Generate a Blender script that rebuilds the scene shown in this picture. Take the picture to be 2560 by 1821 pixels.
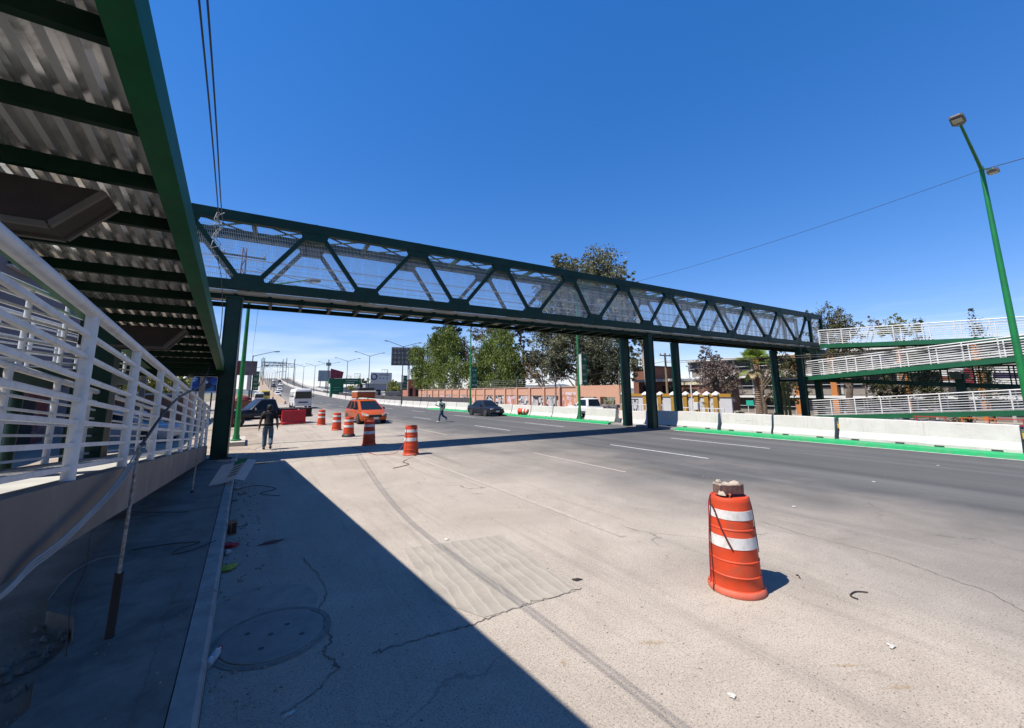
import bpy, bmesh, math, random
import numpy as np
from mathutils import Vector, Matrix
R = math.radians
random.seed(7); rng = np.random.default_rng(7)
for o in list(bpy.data.objects): bpy.data.objects.remove(o)
sc = bpy.context.scene
col = sc.collection

# ------------------------------------------------------------------ camera
F_PX, CX, CY, PITCH, ROLL, YAW, EYE = 1008.9, 1280.0, 822.6, .15438, -.006724, .575025, 2.2
cd = bpy.data.cameras.new('camera'); cam = bpy.data.objects.new('camera', cd); col.objects.link(cam)
cd.sensor_width = 36; cd.lens = F_PX / 2560 * 36; cd.shift_y = -(910.5 - CY) / 2560
cd.clip_start = .05; cd.clip_end = 6000
_fw = Vector((math.sin(YAW)*math.cos(PITCH), math.cos(YAW)*math.cos(PITCH), math.sin(PITCH)))
_r0 = Vector((math.cos(YAW), -math.sin(YAW), 0)); _u0 = _r0.cross(_fw)
_rt = _r0*math.cos(ROLL) + _u0*math.sin(ROLL); _up = _u0*math.cos(ROLL) - _r0*math.sin(ROLL)
m = Matrix((_rt, _up, -_fw)).transposed().to_4x4(); m.translation = (0, 0, EYE)
cam.matrix_world = m
sc.camera = cam
def ray(x, y): return _fw + _rt*((x-CX)/F_PX) + _up*((CY-y)/F_PX)
def G(x, y, z=0.):            # photo pixel -> point on the level z
    d = ray(x, y); return Vector((0, 0, EYE)) + d*((z-EYE)/d.z)
def atX(x, y, X): d = ray(x, y); return Vector((0, 0, EYE)) + d*(X/d.x)
def atY(x, y, Y): d = ray(x, y); return Vector((0, 0, EYE)) + d*(Y/d.y)

# ------------------------------------------------------------------ sky, sun, exposure
SUN = Vector((.60, -.06, -1.)).normalized()
elev = math.asin(-SUN.z); az = math.atan2(-SUN.x, -SUN.y)      # direction towards the sun, from +Y clockwise
w = bpy.data.worlds.new('World'); sc.world = w; w.use_nodes = True
nt = w.node_tree; nt.nodes.clear()
out = nt.nodes.new('ShaderNodeOutputWorld'); bg = nt.nodes.new('ShaderNodeBackground')
sky = nt.nodes.new('ShaderNodeTexSky'); sky.sky_type = 'NISHITA'; sky.sun_disc = False
sky.sun_elevation = elev; sky.sun_rotation = az; sky.altitude = 1900
sky.air_density = 1.25; sky.dust_density = .15; sky.ozone_density = 2.5
hs = nt.nodes.new('ShaderNodeHueSaturation'); hs.inputs['Saturation'].default_value = 1.5; hs.inputs['Value'].default_value = 1.0
gm = nt.nodes.new('ShaderNodeGamma'); gm.inputs['Gamma'].default_value = .72
nt.links.new(sky.outputs[0], gm.inputs['Color']); tn_ = nt.nodes.new('ShaderNodeMix'); tn_.data_type = 'RGBA'; tn_.blend_type = 'MULTIPLY'; tn_.inputs['Factor'].default_value = 1; tn_.inputs['B'].default_value = (.97, .945, 1.10, 1)
nt.links.new(gm.outputs[0], tn_.inputs['A']); nt.links.new(tn_.outputs['Result'], hs.inputs['Color'])
# thin wisps of cloud low over the horizon
tc = nt.nodes.new('ShaderNodeTexCoord'); sx = nt.nodes.new('ShaderNodeSeparateXYZ'); nt.links.new(tc.outputs['Generated'], sx.inputs[0])
mp = nt.nodes.new('ShaderNodeMapping'); mp.inputs['Scale'].default_value = (3, 3, 26); nt.links.new(tc.outputs['Generated'], mp.inputs[0])
nz = nt.nodes.new('ShaderNodeTexNoise'); nz.inputs['Scale'].default_value = 1.6; nz.inputs['Detail'].default_value = 6; nt.links.new(mp.outputs[0], nz.inputs['Vector'])
rmp = nt.nodes.new('ShaderNodeMapRange'); rmp.inputs[1].default_value = .44; rmp.inputs[2].default_value = .66; rmp.inputs[3].default_value = 0; rmp.inputs[4].default_value = .5
nt.links.new(nz.outputs[0], rmp.inputs[0])
el = nt.nodes.new('ShaderNodeMapRange'); el.inputs[1].default_value = .04; el.inputs[2].default_value = .17; el.inputs[3].default_value = 1; el.inputs[4].default_value = 0
nt.links.new(sx.outputs['Z'], el.inputs[0])
mu = nt.nodes.new('ShaderNodeMath'); mu.operation = 'MULTIPLY'; nt.links.new(rmp.outputs[0], mu.inputs[0]); nt.links.new(el.outputs[0], mu.inputs[1])
cm = nt.nodes.new('ShaderNodeMix'); cm.data_type = 'RGBA'; nt.links.new(mu.outputs[0], cm.inputs['Factor']); nt.links.new(hs.outputs[0], cm.inputs['A']); cm.inputs['B'].default_value = (4.2, 4.5, 4.8, 1)
nt.links.new(cm.outputs['Result'], bg.inputs[0]); bg.inputs[1].default_value = .14
nt.links.new(bg.outputs[0], out.inputs[0])
sl = bpy.data.lights.new('sun', 'SUN'); so = bpy.data.objects.new('sun', sl); col.objects.link(so)
sl.energy = 5.0; sl.angle = R(.5); sl.color = (1, .945, .86)
so.rotation_euler = SUN.to_track_quat('-Z', 'Y').to_euler(); so.location = (-20, 0, 40)
vs = sc.view_settings; vs.view_transform = 'Standard'; vs.look = 'None'; vs.exposure = .82; vs.gamma = 1; vs.use_curve_mapping = False
sc.render.engine = 'CYCLES'; sc.cycles.max_bounces = 6; sc.cycles.transparent_max_bounces = 8

# ------------------------------------------------------------------ materials
def nodes(name):
    mt = bpy.data.materials.new(name); mt.use_nodes = True; t = mt.node_tree
    b = t.nodes['Principled BSDF']; return mt, t, b
def N(t, typ, **kw):
    n = t.nodes.new(typ)
    for k, v in kw.items():
        if k in n.inputs: n.inputs[k].default_value = v
        else: setattr(n, k, v)
    return n
def noise(t, vec, scale, detail=4, rough=.55, dist=0):
    n = N(t, 'ShaderNodeTexNoise', Scale=scale, Detail=detail, Roughness=rough, Distortion=dist)
    t.links.new(vec, n.inputs['Vector']); return n.outputs[0]
def mrange(t, v, a, b, c=0., d=1.):
    n = N(t, 'ShaderNodeMapRange'); t.links.new(v, n.inputs[0])
    for i, x in enumerate((a, b, c, d)): n.inputs[i+1].default_value = x
    return n.outputs[0]
def mixc(t, f, a, b, mode='MIX'):
    n = N(t, 'ShaderNodeMix', data_type='RGBA', blend_type=mode)
    for s, k in ((f, 'Factor'), (a, 'A'), (b, 'B')):
        if isinstance(s, (int, float)): n.inputs[k].default_value = s
        elif isinstance(s, tuple): n.inputs[k].default_value = (*s[:3], 1)
        else: t.links.new(s, n.inputs[k])
    return n.outputs['Result']
def math_(t, op, a, b=0.):
    n = N(t, 'ShaderNodeMath', operation=op)
    for i, s in enumerate((a, b)):
        if isinstance(s, (int, float)): n.inputs[i].default_value = s
        else: t.links.new(s, n.inputs[i])
    return n.outputs[0]
def bumpn(t, b, h, strength=.3, dist=.02):
    n = N(t, 'ShaderNodeBump', Strength=strength, Distance=dist); t.links.new(h, n.inputs['Height']); t.links.new(n.outputs[0], b.inputs['Normal'])
def worldpos(t): return N(t, 'ShaderNodeNewGeometry').outputs['Position']
def objpos(t): return N(t, 'ShaderNodeTexCoord').outputs['Object']
MATS = {}
AL = .66          # light balance put into the colours: all darkened so exposure lifts the sky
def M(name, c, rough=.6, metal=0., var=.18, scale=2.5, dirt=None, dscale=1.2, damt=.5, bump=.0, bscale=60, spec=.5, obj=False, coat=0):
    if name in MATS: return MATS[name]
    mt, t, b = nodes(name); p = objpos(t) if obj else worldpos(t); c = tuple(x*AL for x in c); dirt = tuple(x*AL for x in dirt) if dirt else None
    lo = tuple(max(0, x*(1-var)) for x in c); hi = tuple(min(1, x*(1+var)) for x in c)
    c1 = mixc(t, mrange(t, noise(t, p, scale, 6, .65), .3, .7), lo, hi)
    if dirt:
        c1 = mixc(t, mrange(t, noise(t, p, dscale, 7, .7, .4), .48, .72, 0, damt), c1, dirt)
    t.links.new(c1, b.inputs['Base Color'])
    b.inputs['Roughness'].default_value = rough; b.inputs['Metallic'].default_value = metal
    b.inputs['Specular IOR Level'].default_value = spec
    if coat: b.inputs['Coat Weight'].default_value = coat; b.inputs['Coat Roughness'].default_value = .05
    if bump: bumpn(t, b, noise(t, p, bscale, 4), bump, .01)
    MATS[name] = mt; return mt
def glassmat(name, c, rough=.06):
    mt, t, b = nodes(name); b.inputs['Base Color'].default_value = (*c, 1); b.inputs['Roughness'].default_value = rough
    b.inputs['Specular IOR Level'].default_value = .32; MATS[name] = mt; return mt

# ------------------------------------------------------------------ mesh builder
class MB:
    def __init__(s): s.v = []; s.f = []
    def add(s, vs, fs):
        n = len(s.v); s.v += [tuple(x) for x in vs]; s.f += [tuple(i+n for i in f) for f in fs]; return s
    def box(s, c, d, rz=0., mat=None):
        x, y, z = d[0]/2, d[1]/2, d[2]/2
        P = [Vector((a*x, b*y, e*z)) for e in (-1, 1) for b in (-1, 1) for a in (-1, 1)]
        m = mat if mat is not None else Matrix.Rotation(rz, 3, 'Z')
        return s.add([m @ p + Vector(c) for p in P], [(0, 2, 3, 1), (4, 5, 7, 6), (0, 1, 5, 4), (2, 6, 7, 3), (0, 4, 6, 2), (1, 3, 7, 5)])
    def cb(s, c, d, ch=.01, rz=0.):    # box with chamfered vertical and top edges
        x, y, z = d[0]/2, d[1]/2, d[2]/2; m = Matrix.Rotation(rz, 3, 'Z')
        def ring(k, zz): return [(x-k, -y, zz), (x, -y+k, zz), (x, y-k, zz), (x-k, y, zz), (-x+k, y, zz), (-x, y-k, zz), (-x, -y+k, zz), (-x+k, -y, zz)]
        r = [ring(ch, -z), ring(ch, z-ch), [(a*(1-ch/x), b*(1-ch/y), z) for a, b, _ in ring(ch, z)]]
        return s.loft([[m @ Vector(p) + Vector(c) for p in q] for q in r])
    def loft(s, rings, caps=True, closed=True):
        n = len(rings[0]); vs = [p for r in rings for p in r]; fs = []
        for k in range(len(rings)-1):
            for i in range(n if closed else n-1):
                j = (i+1) % n; fs.append((k*n+i, k*n+j, (k+1)*n+j, (k+1)*n+i))
        if caps: fs += [tuple(range(n-1, -1, -1)), tuple(range((len(rings)-1)*n, len(rings)*n))]
        return s.add(vs, fs)
    def tube(s, p0, p1, r0, r1=None, n=8):
        r1 = r0 if r1 is None else r1; return s.path([p0, p1], [r0, r1], n)
    def path(s, pts, r, n=6):
        pts = [Vector(p) for p in pts]; rs = r if isinstance(r, (list, tuple)) else [r]*len(pts); rings = []
        for i, p in enumerate(pts):
            d = (pts[min(i+1, len(pts)-1)] - pts[max(i-1, 0)]).normalized()
            a = Vector((0, 0, 1)) if abs(d.z) < .9 else Vector((1, 0, 0))
            u = d.cross(a).normalized(); v = d.cross(u).normalized()
            rings.append([p + (u*math.cos(2*math.pi*k/n) + v*math.sin(2*math.pi*k/n))*rs[i] for k in range(n)])
        return s.loft(rings)
    def bar(s, p0, p1, w, h, up=(0, 0, 1)):      # rectangular bar between two points
        p0, p1 = Vector(p0), Vector(p1); d = (p1-p0).normalized(); u = d.cross(Vector(up))
        if u.length < 1e-4: u = d.cross(Vector((1, 0, 0)))
        u.normalize(); v = u.cross(d).normalized()
        q = [(-w/2, -h/2), (w/2, -h/2), (w/2, h/2), (-w/2, h/2)]
        return s.loft([[p + u*a + v*b for a, b in q] for p in (p0, p1)])
    def lathe(s, prof, n=24, c=(0, 0, 0), ax=None):
        m = ax if ax is not None else Matrix.Identity(3)
        rings = [[m @ Vector((r*math.cos(2*math.pi*k/n), r*math.sin(2*math.pi*k/n), z)) + Vector(c) for k in range(n)] for r, z in prof]
        return s.loft(rings)
    def prism(s, poly, a, b):       # poly: list of 3-D points, swept from offset a to offset b
        a, b = Vector(a), Vector(b)
        return s.loft([[Vector(p)+a for p in poly], [Vector(p)+b for p in poly]])
    def quad(s, *p): return s.add(p, [tuple(range(len(p)))])
    def build(s, name, mat, parent=None, world=False, smooth=False, label=None, cat=None, group=None, kind=None, loc=None, fix=True):
        me = bpy.data.meshes.new(name); v = s.v
        if world and parent is not None:
            L = parent.location; v = [(p[0]-L.x, p[1]-L.y, p[2]-L.z) for p in v]
        if loc is not None and parent is None: v = [(p[0]-loc[0], p[1]-loc[1], p[2]-loc[2]) for p in v]
        me.from_pydata([tuple(p) for p in v], [], s.f)
        if fix:
            bm = bmesh.new(); bm.from_mesh(me); bmesh.ops.recalc_face_normals(bm, faces=bm.faces); bm.to_mesh(me); bm.free()
        for m in (mat if isinstance(mat, (list, tuple)) else [mat]): me.materials.append(m)
        if smooth:
            me.polygons.foreach_set('use_smooth', [True]*len(me.polygons))
            try: me.set_sharp_from_angle(angle=R(38))
            except Exception: pass
        return put(me, name, parent, label, cat, group, kind, loc)
def put(me, name, parent=None, label=None, cat=None, group=None, kind=None, loc=None, rot=None):
    o = bpy.data.objects.new(name, me); col.objects.link(o)
    if parent is not None: o.parent = parent
    if loc is not None: o.location = loc
    if rot is not None: o.rotation_euler = rot
    tag(o, label, cat, group, kind); return o
def tag(o, label=None, cat=None, group=None, kind=None):
    for k, v in (('label', label), ('category', cat), ('group', group), ('kind', kind)):
        if v: o[k] = v
    return o
def T(name, label, cat, loc=(0, 0, 0), rz=0., group=None):
    o = bpy.data.objects.new(name, None); col.objects.link(o); o.location = loc; o.rotation_euler = (0, 0, rz); o.empty_display_size = .2
    return tag(o, label, cat, group)
def kids(o): return [c for c in bpy.data.objects if c.parent is o]
def dup(o, loc=None, rz=None, label=None, group=None, par=None):
    c = o.copy(); col.objects.link(c); c.parent = par
    for k in kids(o): dup(k, par=c)
    if loc is not None: c.location = loc
    if rz is not None: c.rotation_euler = (0, 0, rz)
    if label: c['label'] = label
    if group: c['group'] = group
    return c
def struct(mb, name, mat, **k): return mb.build(name, mat, kind='structure', **k)
def lerp(a, b, t): return a+(b-a)*t
def sstep(a, b, x): t = min(1, max(0, (x-a)/(b-a))); return t*t*(3-2*t)

# lettering drawn as small strokes of geometry (5x7 grid), lying in the plane of u (right) and v (up)
FONT = {'A': '01110100011000111111100011000110001', 'B': '11110100011000111110100011000111110', 'C': '01111100001000010000100001000001111', 'D': '11110100011000110001100011000111110',
 'E': '11111100001000011110100001000011111', 'G': '01111100001000010011100011000101111', 'H': '10001100011000111111100011000110001', 'I': '11111001000010000100001000010011111', 'L': '10000100001000010000100001000011111',
 'M': '10001110111010110001100011000110001', 'N': '10001110011010110011100011000110001', 'O': '01110100011000110001100011000101110', 'P': '11110100011000111110100001000010000', 'R': '11110100011000111110101001001010001',
 'S': '01111100001000001110000010000111110', 'T': '11111001000010000100001000010000100', 'U': '10001100011000110001100011000101110', 'V': '10001100011000110001100010101000100', 'X': '10001010100010000100001000101010001', ' ': '0'*35}
def letters(mb, txt, o, u, v, h):
    px = h/7; o, u, v = Vector(o), Vector(u).normalized(), Vector(v).normalized(); n = u.cross(v)
    for i, ch in enumerate(txt):
        g = FONT.get(ch, FONT['O'])
        for k, b in enumerate(g):
            if b == '1':
                p = o + u*(i*6+k % 5)*px - v*(k//5)*px
                mb.quad(p, p+u*px, p+u*px-v*px, p-v*px)
    return mb
# ================================================================== the setting
def zr(Y):                      # level of the main carriageway as it climbs to the overpass
    if Y < 60: return 0.
    if Y < 280: return 10*((Y-60)/220)**2
    if Y < 330: return 10+(Y-280)*.0909-((Y-280)/50.)**2*2.27
    return max(-1, 12.27-(Y-330)*.06)
def xb(Y): return 21. - 6*sstep(90, 290, Y)*1.0          # line of the median barrier

mt, t, b = nodes('road_surface'); MATS['road'] = mt
p = worldpos(t); sp = N(t, 'ShaderNodeSeparateXYZ'); t.links.new(p, sp.inputs[0])
X, Yc = sp.outputs['X'], sp.outputs['Y']
def stretched(sx, sy, sz=1):
    mpn = N(t, 'ShaderNodeMapping'); mpn.inputs['Scale'].default_value = (sx, sy, sz); t.links.new(p, mpn.inputs[0]); return mpn.outputs[0]
wob = mrange(t, noise(t, p, .22, 5, .6), .25, .75, -2.6, 2.6)
fx = mrange(t, math_(t, 'ADD', X, wob), 4.6, 11.8)
dust = mixc(t, mrange(t, noise(t, p, .55, 7, .7, .6), .3, .72), (.27, .23, .188), (.40, .348, .29))
dust = mixc(t, mrange(t, noise(t, p, .12, 4, .6), .4, .7, 0, .5), dust, (.25, .222, .195))
dust = mixc(t, mrange(t, noise(t, stretched(1.4, .16), 2.2, 6, .7, .5), .52, .70, 0, .35), dust, (.20, .178, .155))
dust = mixc(t, mrange(t, noise(t, p, 62, 2, .9), .54, .63, 0, .8), dust, (.105, .088, .073))
dust = mixc(t, mrange(t, noise(t, p, 34, 2, .9), .57, .66, 0, .75), dust, (.40, .355, .31))
dust = mixc(t, mrange(t, noise(t, p, 17, 2, .9), .66, .70, 0, .9), dust, (.075, .062, .052))
asph = mixc(t, mrange(t, noise(t, stretched(1.3, .05), 1.1, 6, .6), .3, .7), (0.065, 0.064, 0.064), (0.108, 0.105, 0.104))
asph = mixc(t, mrange(t, noise(t, p, .16, 5, .7, .5), .45, .75, 0, .6), asph, (0.051, 0.051, 0.053))
asph = mixc(t, mrange(t, noise(t, p, 90, 2, .8), .58, .72, 0, .55), asph, (0.167, 0.161, 0.155))
tw = N(t, 'ShaderNodeMath', operation='SINE'); t.links.new(math_(t, 'MULTIPLY', math_(t, 'SUBTRACT', X, 11.3), 3.1416), tw.inputs[0])
asph = mixc(t, math_(t, 'MULTIPLY', mrange(t, tw.outputs[0], .1, .9), mrange(t, noise(t, stretched(.6, .04), 1.4, 4, .6), .35, .65, .15, .55)), asph, (.048, .048, .05))
c = mixc(t, fx, dust, asph)
trk = mrange(t, noise(t, stretched(2.2, .10), 1.0, 5, .7, .3), .55, .72, 0, .36)           # worn wheel tracks
c = mixc(t, trk, c, (0.074, 0.068, 0.062))
blot = mrange(t, noise(t, p, 1.1, 7, .78, 1.4), .60, .76, 0, .5)                          # oil and mud blotches
c = mixc(t, blot, c, (0.093, 0.074, 0.059))
vd = N(t, 'ShaderNodeTexVoronoi', feature='DISTANCE_TO_EDGE', Scale=.17); vmx = N(t, 'ShaderNodeVectorMath', operation='ADD')
nn = N(t, 'ShaderNodeTexNoise', Scale=1.3, Detail=5); t.links.new(p, nn.inputs['Vector'])
vsc = N(t, 'ShaderNodeVectorMath', operation='SCALE'); vsc.inputs['Scale'].default_value = 1.1; t.links.new(nn.outputs['Color'], vsc.inputs[0])
t.links.new(p, vmx.inputs[0]); t.links.new(vsc.outputs[0], vmx.inputs[1]); t.links.new(vmx.outputs[0], vd.inputs['Vector'])
crk = mrange(t, vd.outputs['Distance'], .0008, .0032, 1, 0)
crk = math_(t, 'MULTIPLY', crk, mrange(t, noise(t, p, .35, 3), 0.50, .66, 0, .65))
c = mixc(t, crk, c, (.06, .055, .05))
t.links.new(c, b.inputs['Base Color']); b.inputs['Roughness'].default_value = .92; b.inputs['Specular IOR Level'].default_value = .25
hh = math_(t, 'SUBTRACT', noise(t, p, 70, 3, .7), math_(t, 'MULTIPLY', crk, 1.5)); bumpn(t, b, hh, .55, .012)

M('dirt', (.42, .35, .28), .95, var=.3, scale=1.2, dirt=(.24, .2, .16), dscale=.6, bump=.6, bscale=25, spec=.2)
M('land', (.26, .23, .17), .95, var=.35, scale=.05, dirt=(.10, .12, .05), dscale=.02, damt=.7, spec=.1)
M('walk', (.27, .245, .215), .9, var=.2, scale=2.2, dirt=(.115, .10, .09), dscale=1.3, damt=.85, bump=.4, bscale=35, spec=.25)
M('kerb', (.40, .385, .36), .9, var=.2, scale=5, dirt=(.2, .18, .16), dscale=3, bump=.35, bscale=40, spec=.25)
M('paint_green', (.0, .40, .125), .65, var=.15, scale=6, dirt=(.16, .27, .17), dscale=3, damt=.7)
M('paint_white', (.72, .71, .68), .7, var=.12, scale=7, dirt=(.34, .32, .29), dscale=5, damt=.7)
M('paint_worn', (.46, .40, .34), .8, var=.2, scale=9, dirt=(.42, .36, .3), dscale=4, damt=1.0)
M('paint_yellow', (.75, .48, .08), .7, var=.15, scale=6, dirt=(.4, .3, .15), dscale=3)
M('lawn', (.09, .10, .03), .95, var=.4, scale=3, dirt=(.25, .2, .12), dscale=.7)
M('hill', (.16, .19, .22), .95, var=.2, scale=.01, spec=.05)

# terrain: one sheet to the horizon, falling a little towards the school beyond the road
def zg(x, y):
    z = -.36 - 1.5*sstep(47, 62, x)*sstep(-60, -20, y)*(1-sstep(150, 260, y))
    return z
xs = [-3000, -1200, -500, -200, -80, -40, -20, -10, -5, 0, 10, 20, 30, 40, 47, 50, 53, 56, 59, 62, 70, 90, 130, 250, 600, 1400, 3200]
ys = [-400, -120, -60, -40, -20, 0, 20, 40, 60, 80, 100, 130, 160, 200, 260, 340, 500, 900, 1800, 3600]
mb = MB(); nx = len(xs)
mb.add([(x, y, zg(x, y)) for y in ys for x in xs], [(j*nx+i, j*nx+i+1, (j+1)*nx+i+1, (j+1)*nx+i) for j in range(len(ys)-1) for i in range(nx-1)])
struct(mb, 'ground', MATS['land'])
def grid(xf, ylist, nxs, zf):
    v = []; f = []
    for y in ylist:
        a, bb = xf(y)
        for i in range(nxs): x = lerp(a, bb, i/(nxs-1)); v.append((x, y, zf(x, y)))
    for j in range(len(ylist)-1):
        for i in range(nxs-1): f.append((j*nxs+i, j*nxs+i+1, (j+1)*nxs+i+1, (j+1)*nxs+i))
    mm = MB(); mm.add(v, f); return mm
YL = [-60, -30, -10, 0, 10, 20, 30, 45, 60, 70, 80, 90, 100, 112, 125, 140, 155, 170, 185, 200, 220, 240, 260, 280, 295, 310, 330, 360, 400]
struct(grid(lambda y: (-.1 if y < 90 else 6.6, xb(y)+.2), YL, 5, lambda x, y: zr(y)), 'road', MATS['road'])
struct(grid(lambda y: (-9, 6.7), [19.2, 28, 40, 60, 90, 120, 160, 220, 320], 4, lambda x, y: -.012), 'service_road', MATS['road'])
struct(grid(lambda y: (xb(y)-.1, 30 - 8*sstep(60, 280, y)), YL, 4, lambda x, y: zr(y)-.25*(1-sstep(50, 75, y))-.008*sstep(50, 75, y)), 'side_road', MATS['road'])
struct(grid(lambda y: (29.9, 47), [-30, -10, 5, 12, 18, 24, 40, 70, 110], 4, lambda x, y: -.262), 'yard', MATS['dirt'])
# earth shoulder beyond the end of the pavement, where the walking man and the lamp stand
mb = grid(lambda y: (-9, .9 + .5*math.sin(y*.9)), [16.9, 17.6, 18.4, 19.5, 21, 23, 25, 27, 29, 31, 33], 12, lambda x, y: .004 + .05*sstep(.6, -.6, x)*sstep(33, 29, y)*abs(math.sin(x*3.1+y*1.7)))
struct(mb, 'dirt_shoulder', MATS['dirt'], smooth=True)
mb = grid(lambda y: (-7.5, -.94), [-6, -2, 1, 3, 5, 7, 9, 11, 13, 15, 17.2], 8, lambda x, y: -.02 + .05*math.sin(x*4+y*2.3))
struct(mb, 'rubble_ground', MATS['dirt'], smooth=True)
# pavement and kerb
side = struct(MB().prism([(-.28, 0, -.1), (-.28, 0, .15), (-1.55, 0, .15), (-1.55, 0, -.1)], (0, 6.4, 0), (0, 17.1, 0)), 'sidewalk', MATS['walk'])
mb = MB()   # near slab with a broken inner edge
edge = [(-1.55, 6.4), (-1.46, 6.0), (-1.2, 5.7), (-1.08, 5.2), (-1.15, 4.7), (-1.05, 4.3), (-1.2, 3.7), (-1.3, 3.0), (-1.5, 2.2), (-1.6, 1.0), (-1.6, -6)]
poly = [(-.28, -6), (-.28, 6.4)] + edge
mb.prism([(x, y, 0) for x, y in poly], (0, 0, -.1), (0, 0, .149)); mb.build('pavement_slab', MATS['walk'], side)
ky = [-6, 2.2, 5.6, 9.0, 11.05, 14.2, 17.12]
for i in range(len(ky)-1):
    a, e = ky[i]+.008, ky[i+1]-.008; dx = random.uniform(-.008, .008); dz = random.uniform(-.006, .008)
    MB().prism([(-.10+dx, 0, -.1), (-.115+dx, 0, .135+dz), (-.14+dx, 0, .158+dz), (-.272, 0, .158+dz), (-.272, 0, -.1)], (0, a, 0), (0, e, 0)).build('kerb_stone', MATS['kerb'], side)
M('crack', (.19, .165, .145), 1, var=.1)
mb = MB()   # the long joint running beside the kerb and two cracks across the slab
def ribbon(mb, pts, w, z):
    fine = []
    for i in range(len(pts)-1):
        for k in range(9): fine.append((lerp(pts[i][0], pts[i+1][0], k/9)+random.gauss(0, w*.55), lerp(pts[i][1], pts[i+1][1], k/9)+random.gauss(0, w*.55)))
    pts = fine+[pts[-1]]; w = w*.55
    for i in range(len(pts)-1):
        a, e = Vector((*pts[i], z)), Vector((*pts[i+1], z)); n = (e-a).cross(Vector((0, 0, 1))).normalized()*w*random.uniform(.4, 1)/2
        mb.quad(a-n, a+n, e+n, e-n)
ribbon(mb, [(-.47+.012*math.sin(k*1.3), 1.5+k*.45) for k in range(13)], .014, .1535)
ribbon(mb, [(-.44+.012*math.sin(k*1.7), 7.6+k*.45) for k in range(8)], .010, .1535)
ribbon(mb, [(-1.12, 5.0), (-1.0, 5.25), (-.98, 5.5), (-.9, 5.62), (-.86, 5.9), (-.8, 6.3), (-.72, 6.45)], .012, .1535)
mb.build('joint', MATS['crack'], side, fix=False)
# painted lines and the green median kerb
for xl in (8.86, 12.78, 16.8):
    for k in range(9):
        y0 = -4 + 12*k
        mb = MB(); n = 6
        for i in range(n):
            a, e = y0+4.3*i/n, y0+4.3*(i+1)/n
            mb.quad((xl-.055+.01*random.random(), a, .005+zr(a)), (xl+.055-.01*random.random(), a, .005+zr(a)), (xl+.05, e, .005+zr(e)), (xl-.05, e, .005+zr(e)))
        struct(mb, 'lane_dash', MATS['paint_worn'] if xl < 9 else MATS['paint_white'], fix=False)
mb = MB(); mb.quad((4.94, 4.6, .005), (5.06, 4.6, .005), (5.03, 16, .005), (4.93, 16, .005)); struct(mb, 'edge_line', MATS['paint_worn'], fix=False)
for a, e in ((-40, 14.6), (19.6, 52.)):
    st = struct(MB().prism([(20.24, 0, -.05), (20.27, 0, .11), (20.33, 0, .135), (20.98, 0, .14), (20.98, 0, -.05)], (0, a, 0), (0, e, 0)), 'median_kerb', MATS['paint_green'])
    MB().quad((20.13, a, .006), (20.242, a, .006), (20.242, e, .006), (20.13, e, .006)).build('edge_line', MATS['paint_white'], st, fix=False)
struct(MB().prism([(20.5, 0, -.05), (20.5, 0, .10), (21.0, 0, .10), (21., 0, -.05)], (0, 14.62, 0), (0, 19.58, 0)), 'median_base', MATS['kerb'])
struct(MB().prism([(29.9, 0, -.1), (29.9, 0, .14), (30.2, 0, .14), (30.2, 0, -.1)], (0, -30, 0), (0, 13.2, 0)), 'yellow_kerb', MATS['paint_yellow'])
struct(grid(lambda y: (30.2, 33.5), [-30, -10, 5, 13.2], 3, lambda x, y: .12), 'planted_strip', MATS['lawn'])
# grooved concrete patch in the shoulder
mt, t, b = nodes('grooved_patch'); MATS['patch'] = mt; p = worldpos(t)
mpn = N(t, 'ShaderNodeMapping'); mpn.inputs['Rotation'].default_value = (0, 0, R(4)); t.links.new(p, mpn.inputs[0])
wv = N(t, 'ShaderNodeTexWave', Scale=2.3, Distortion=4.5, Detail=4); wv.inputs['Detail Scale'].default_value = .8; t.links.new(mpn.outputs[0], wv.inputs['Vector'])
bs = mixc(t, mrange(t, noise(t, p, 2.5, 6, .7), .3, .7), (.21, .185, .155), (.28, .25, .205))
bs = mixc(t, mrange(t, noise(t, p, 75, 3, .8), .58, .74, 0, .4), bs, (.12, .105, .09))
bs = mixc(t, mrange(t, wv.outputs['Fac'], .90, .99, 0, .38), bs, (.36, .33, .275)); t.links.new(bs, b.inputs['Base Color']); b.inputs['Roughness'].default_value = .95
bumpn(t, b, wv.outputs['Fac'], .4, .01)
q = [G(x, y) for x, y in ((1010, 1372), (1255, 1338), (1440, 1478), (1210, 1545), (1080, 1500))]
struct(MB().quad(*[(v.x, v.y, .004) for v in q]), 'concrete_patch', MATS['patch'], fix=False)
mb = MB()
ribbon(mb, [(G(x, y).x, G(x, y).y) for x, y in ((1455, 1473), (1400, 1490), (1340, 1505), (1290, 1522), (1215, 1550), (1150, 1572), (1080, 1588), (1010, 1610), (930, 1635))], .028, .0062)
ribbon(mb, [(G(x, y).x, G(x, y).y) for x, y in ((760, 1395), (820, 1480), (790, 1540), (830, 1590), (812, 1640), (850, 1670))], .03, .0062)
ribbon(mb, [(G(x, y).x, G(x, y).y) for x, y in ((1895, 1302), (2000, 1335), (2120, 1365), (2240, 1398), (2380, 1450), (2470, 1480), (2560, 1530))], .02, .0062)
ribbon(mb, [(G(x, y).x, G(x, y).y) for x, y in ((850, 1665), (800, 1720), (760, 1750), (700, 1790))], .02, .0062)
struct(mb, 'road_crack', MATS['crack'], fix=False)
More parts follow.
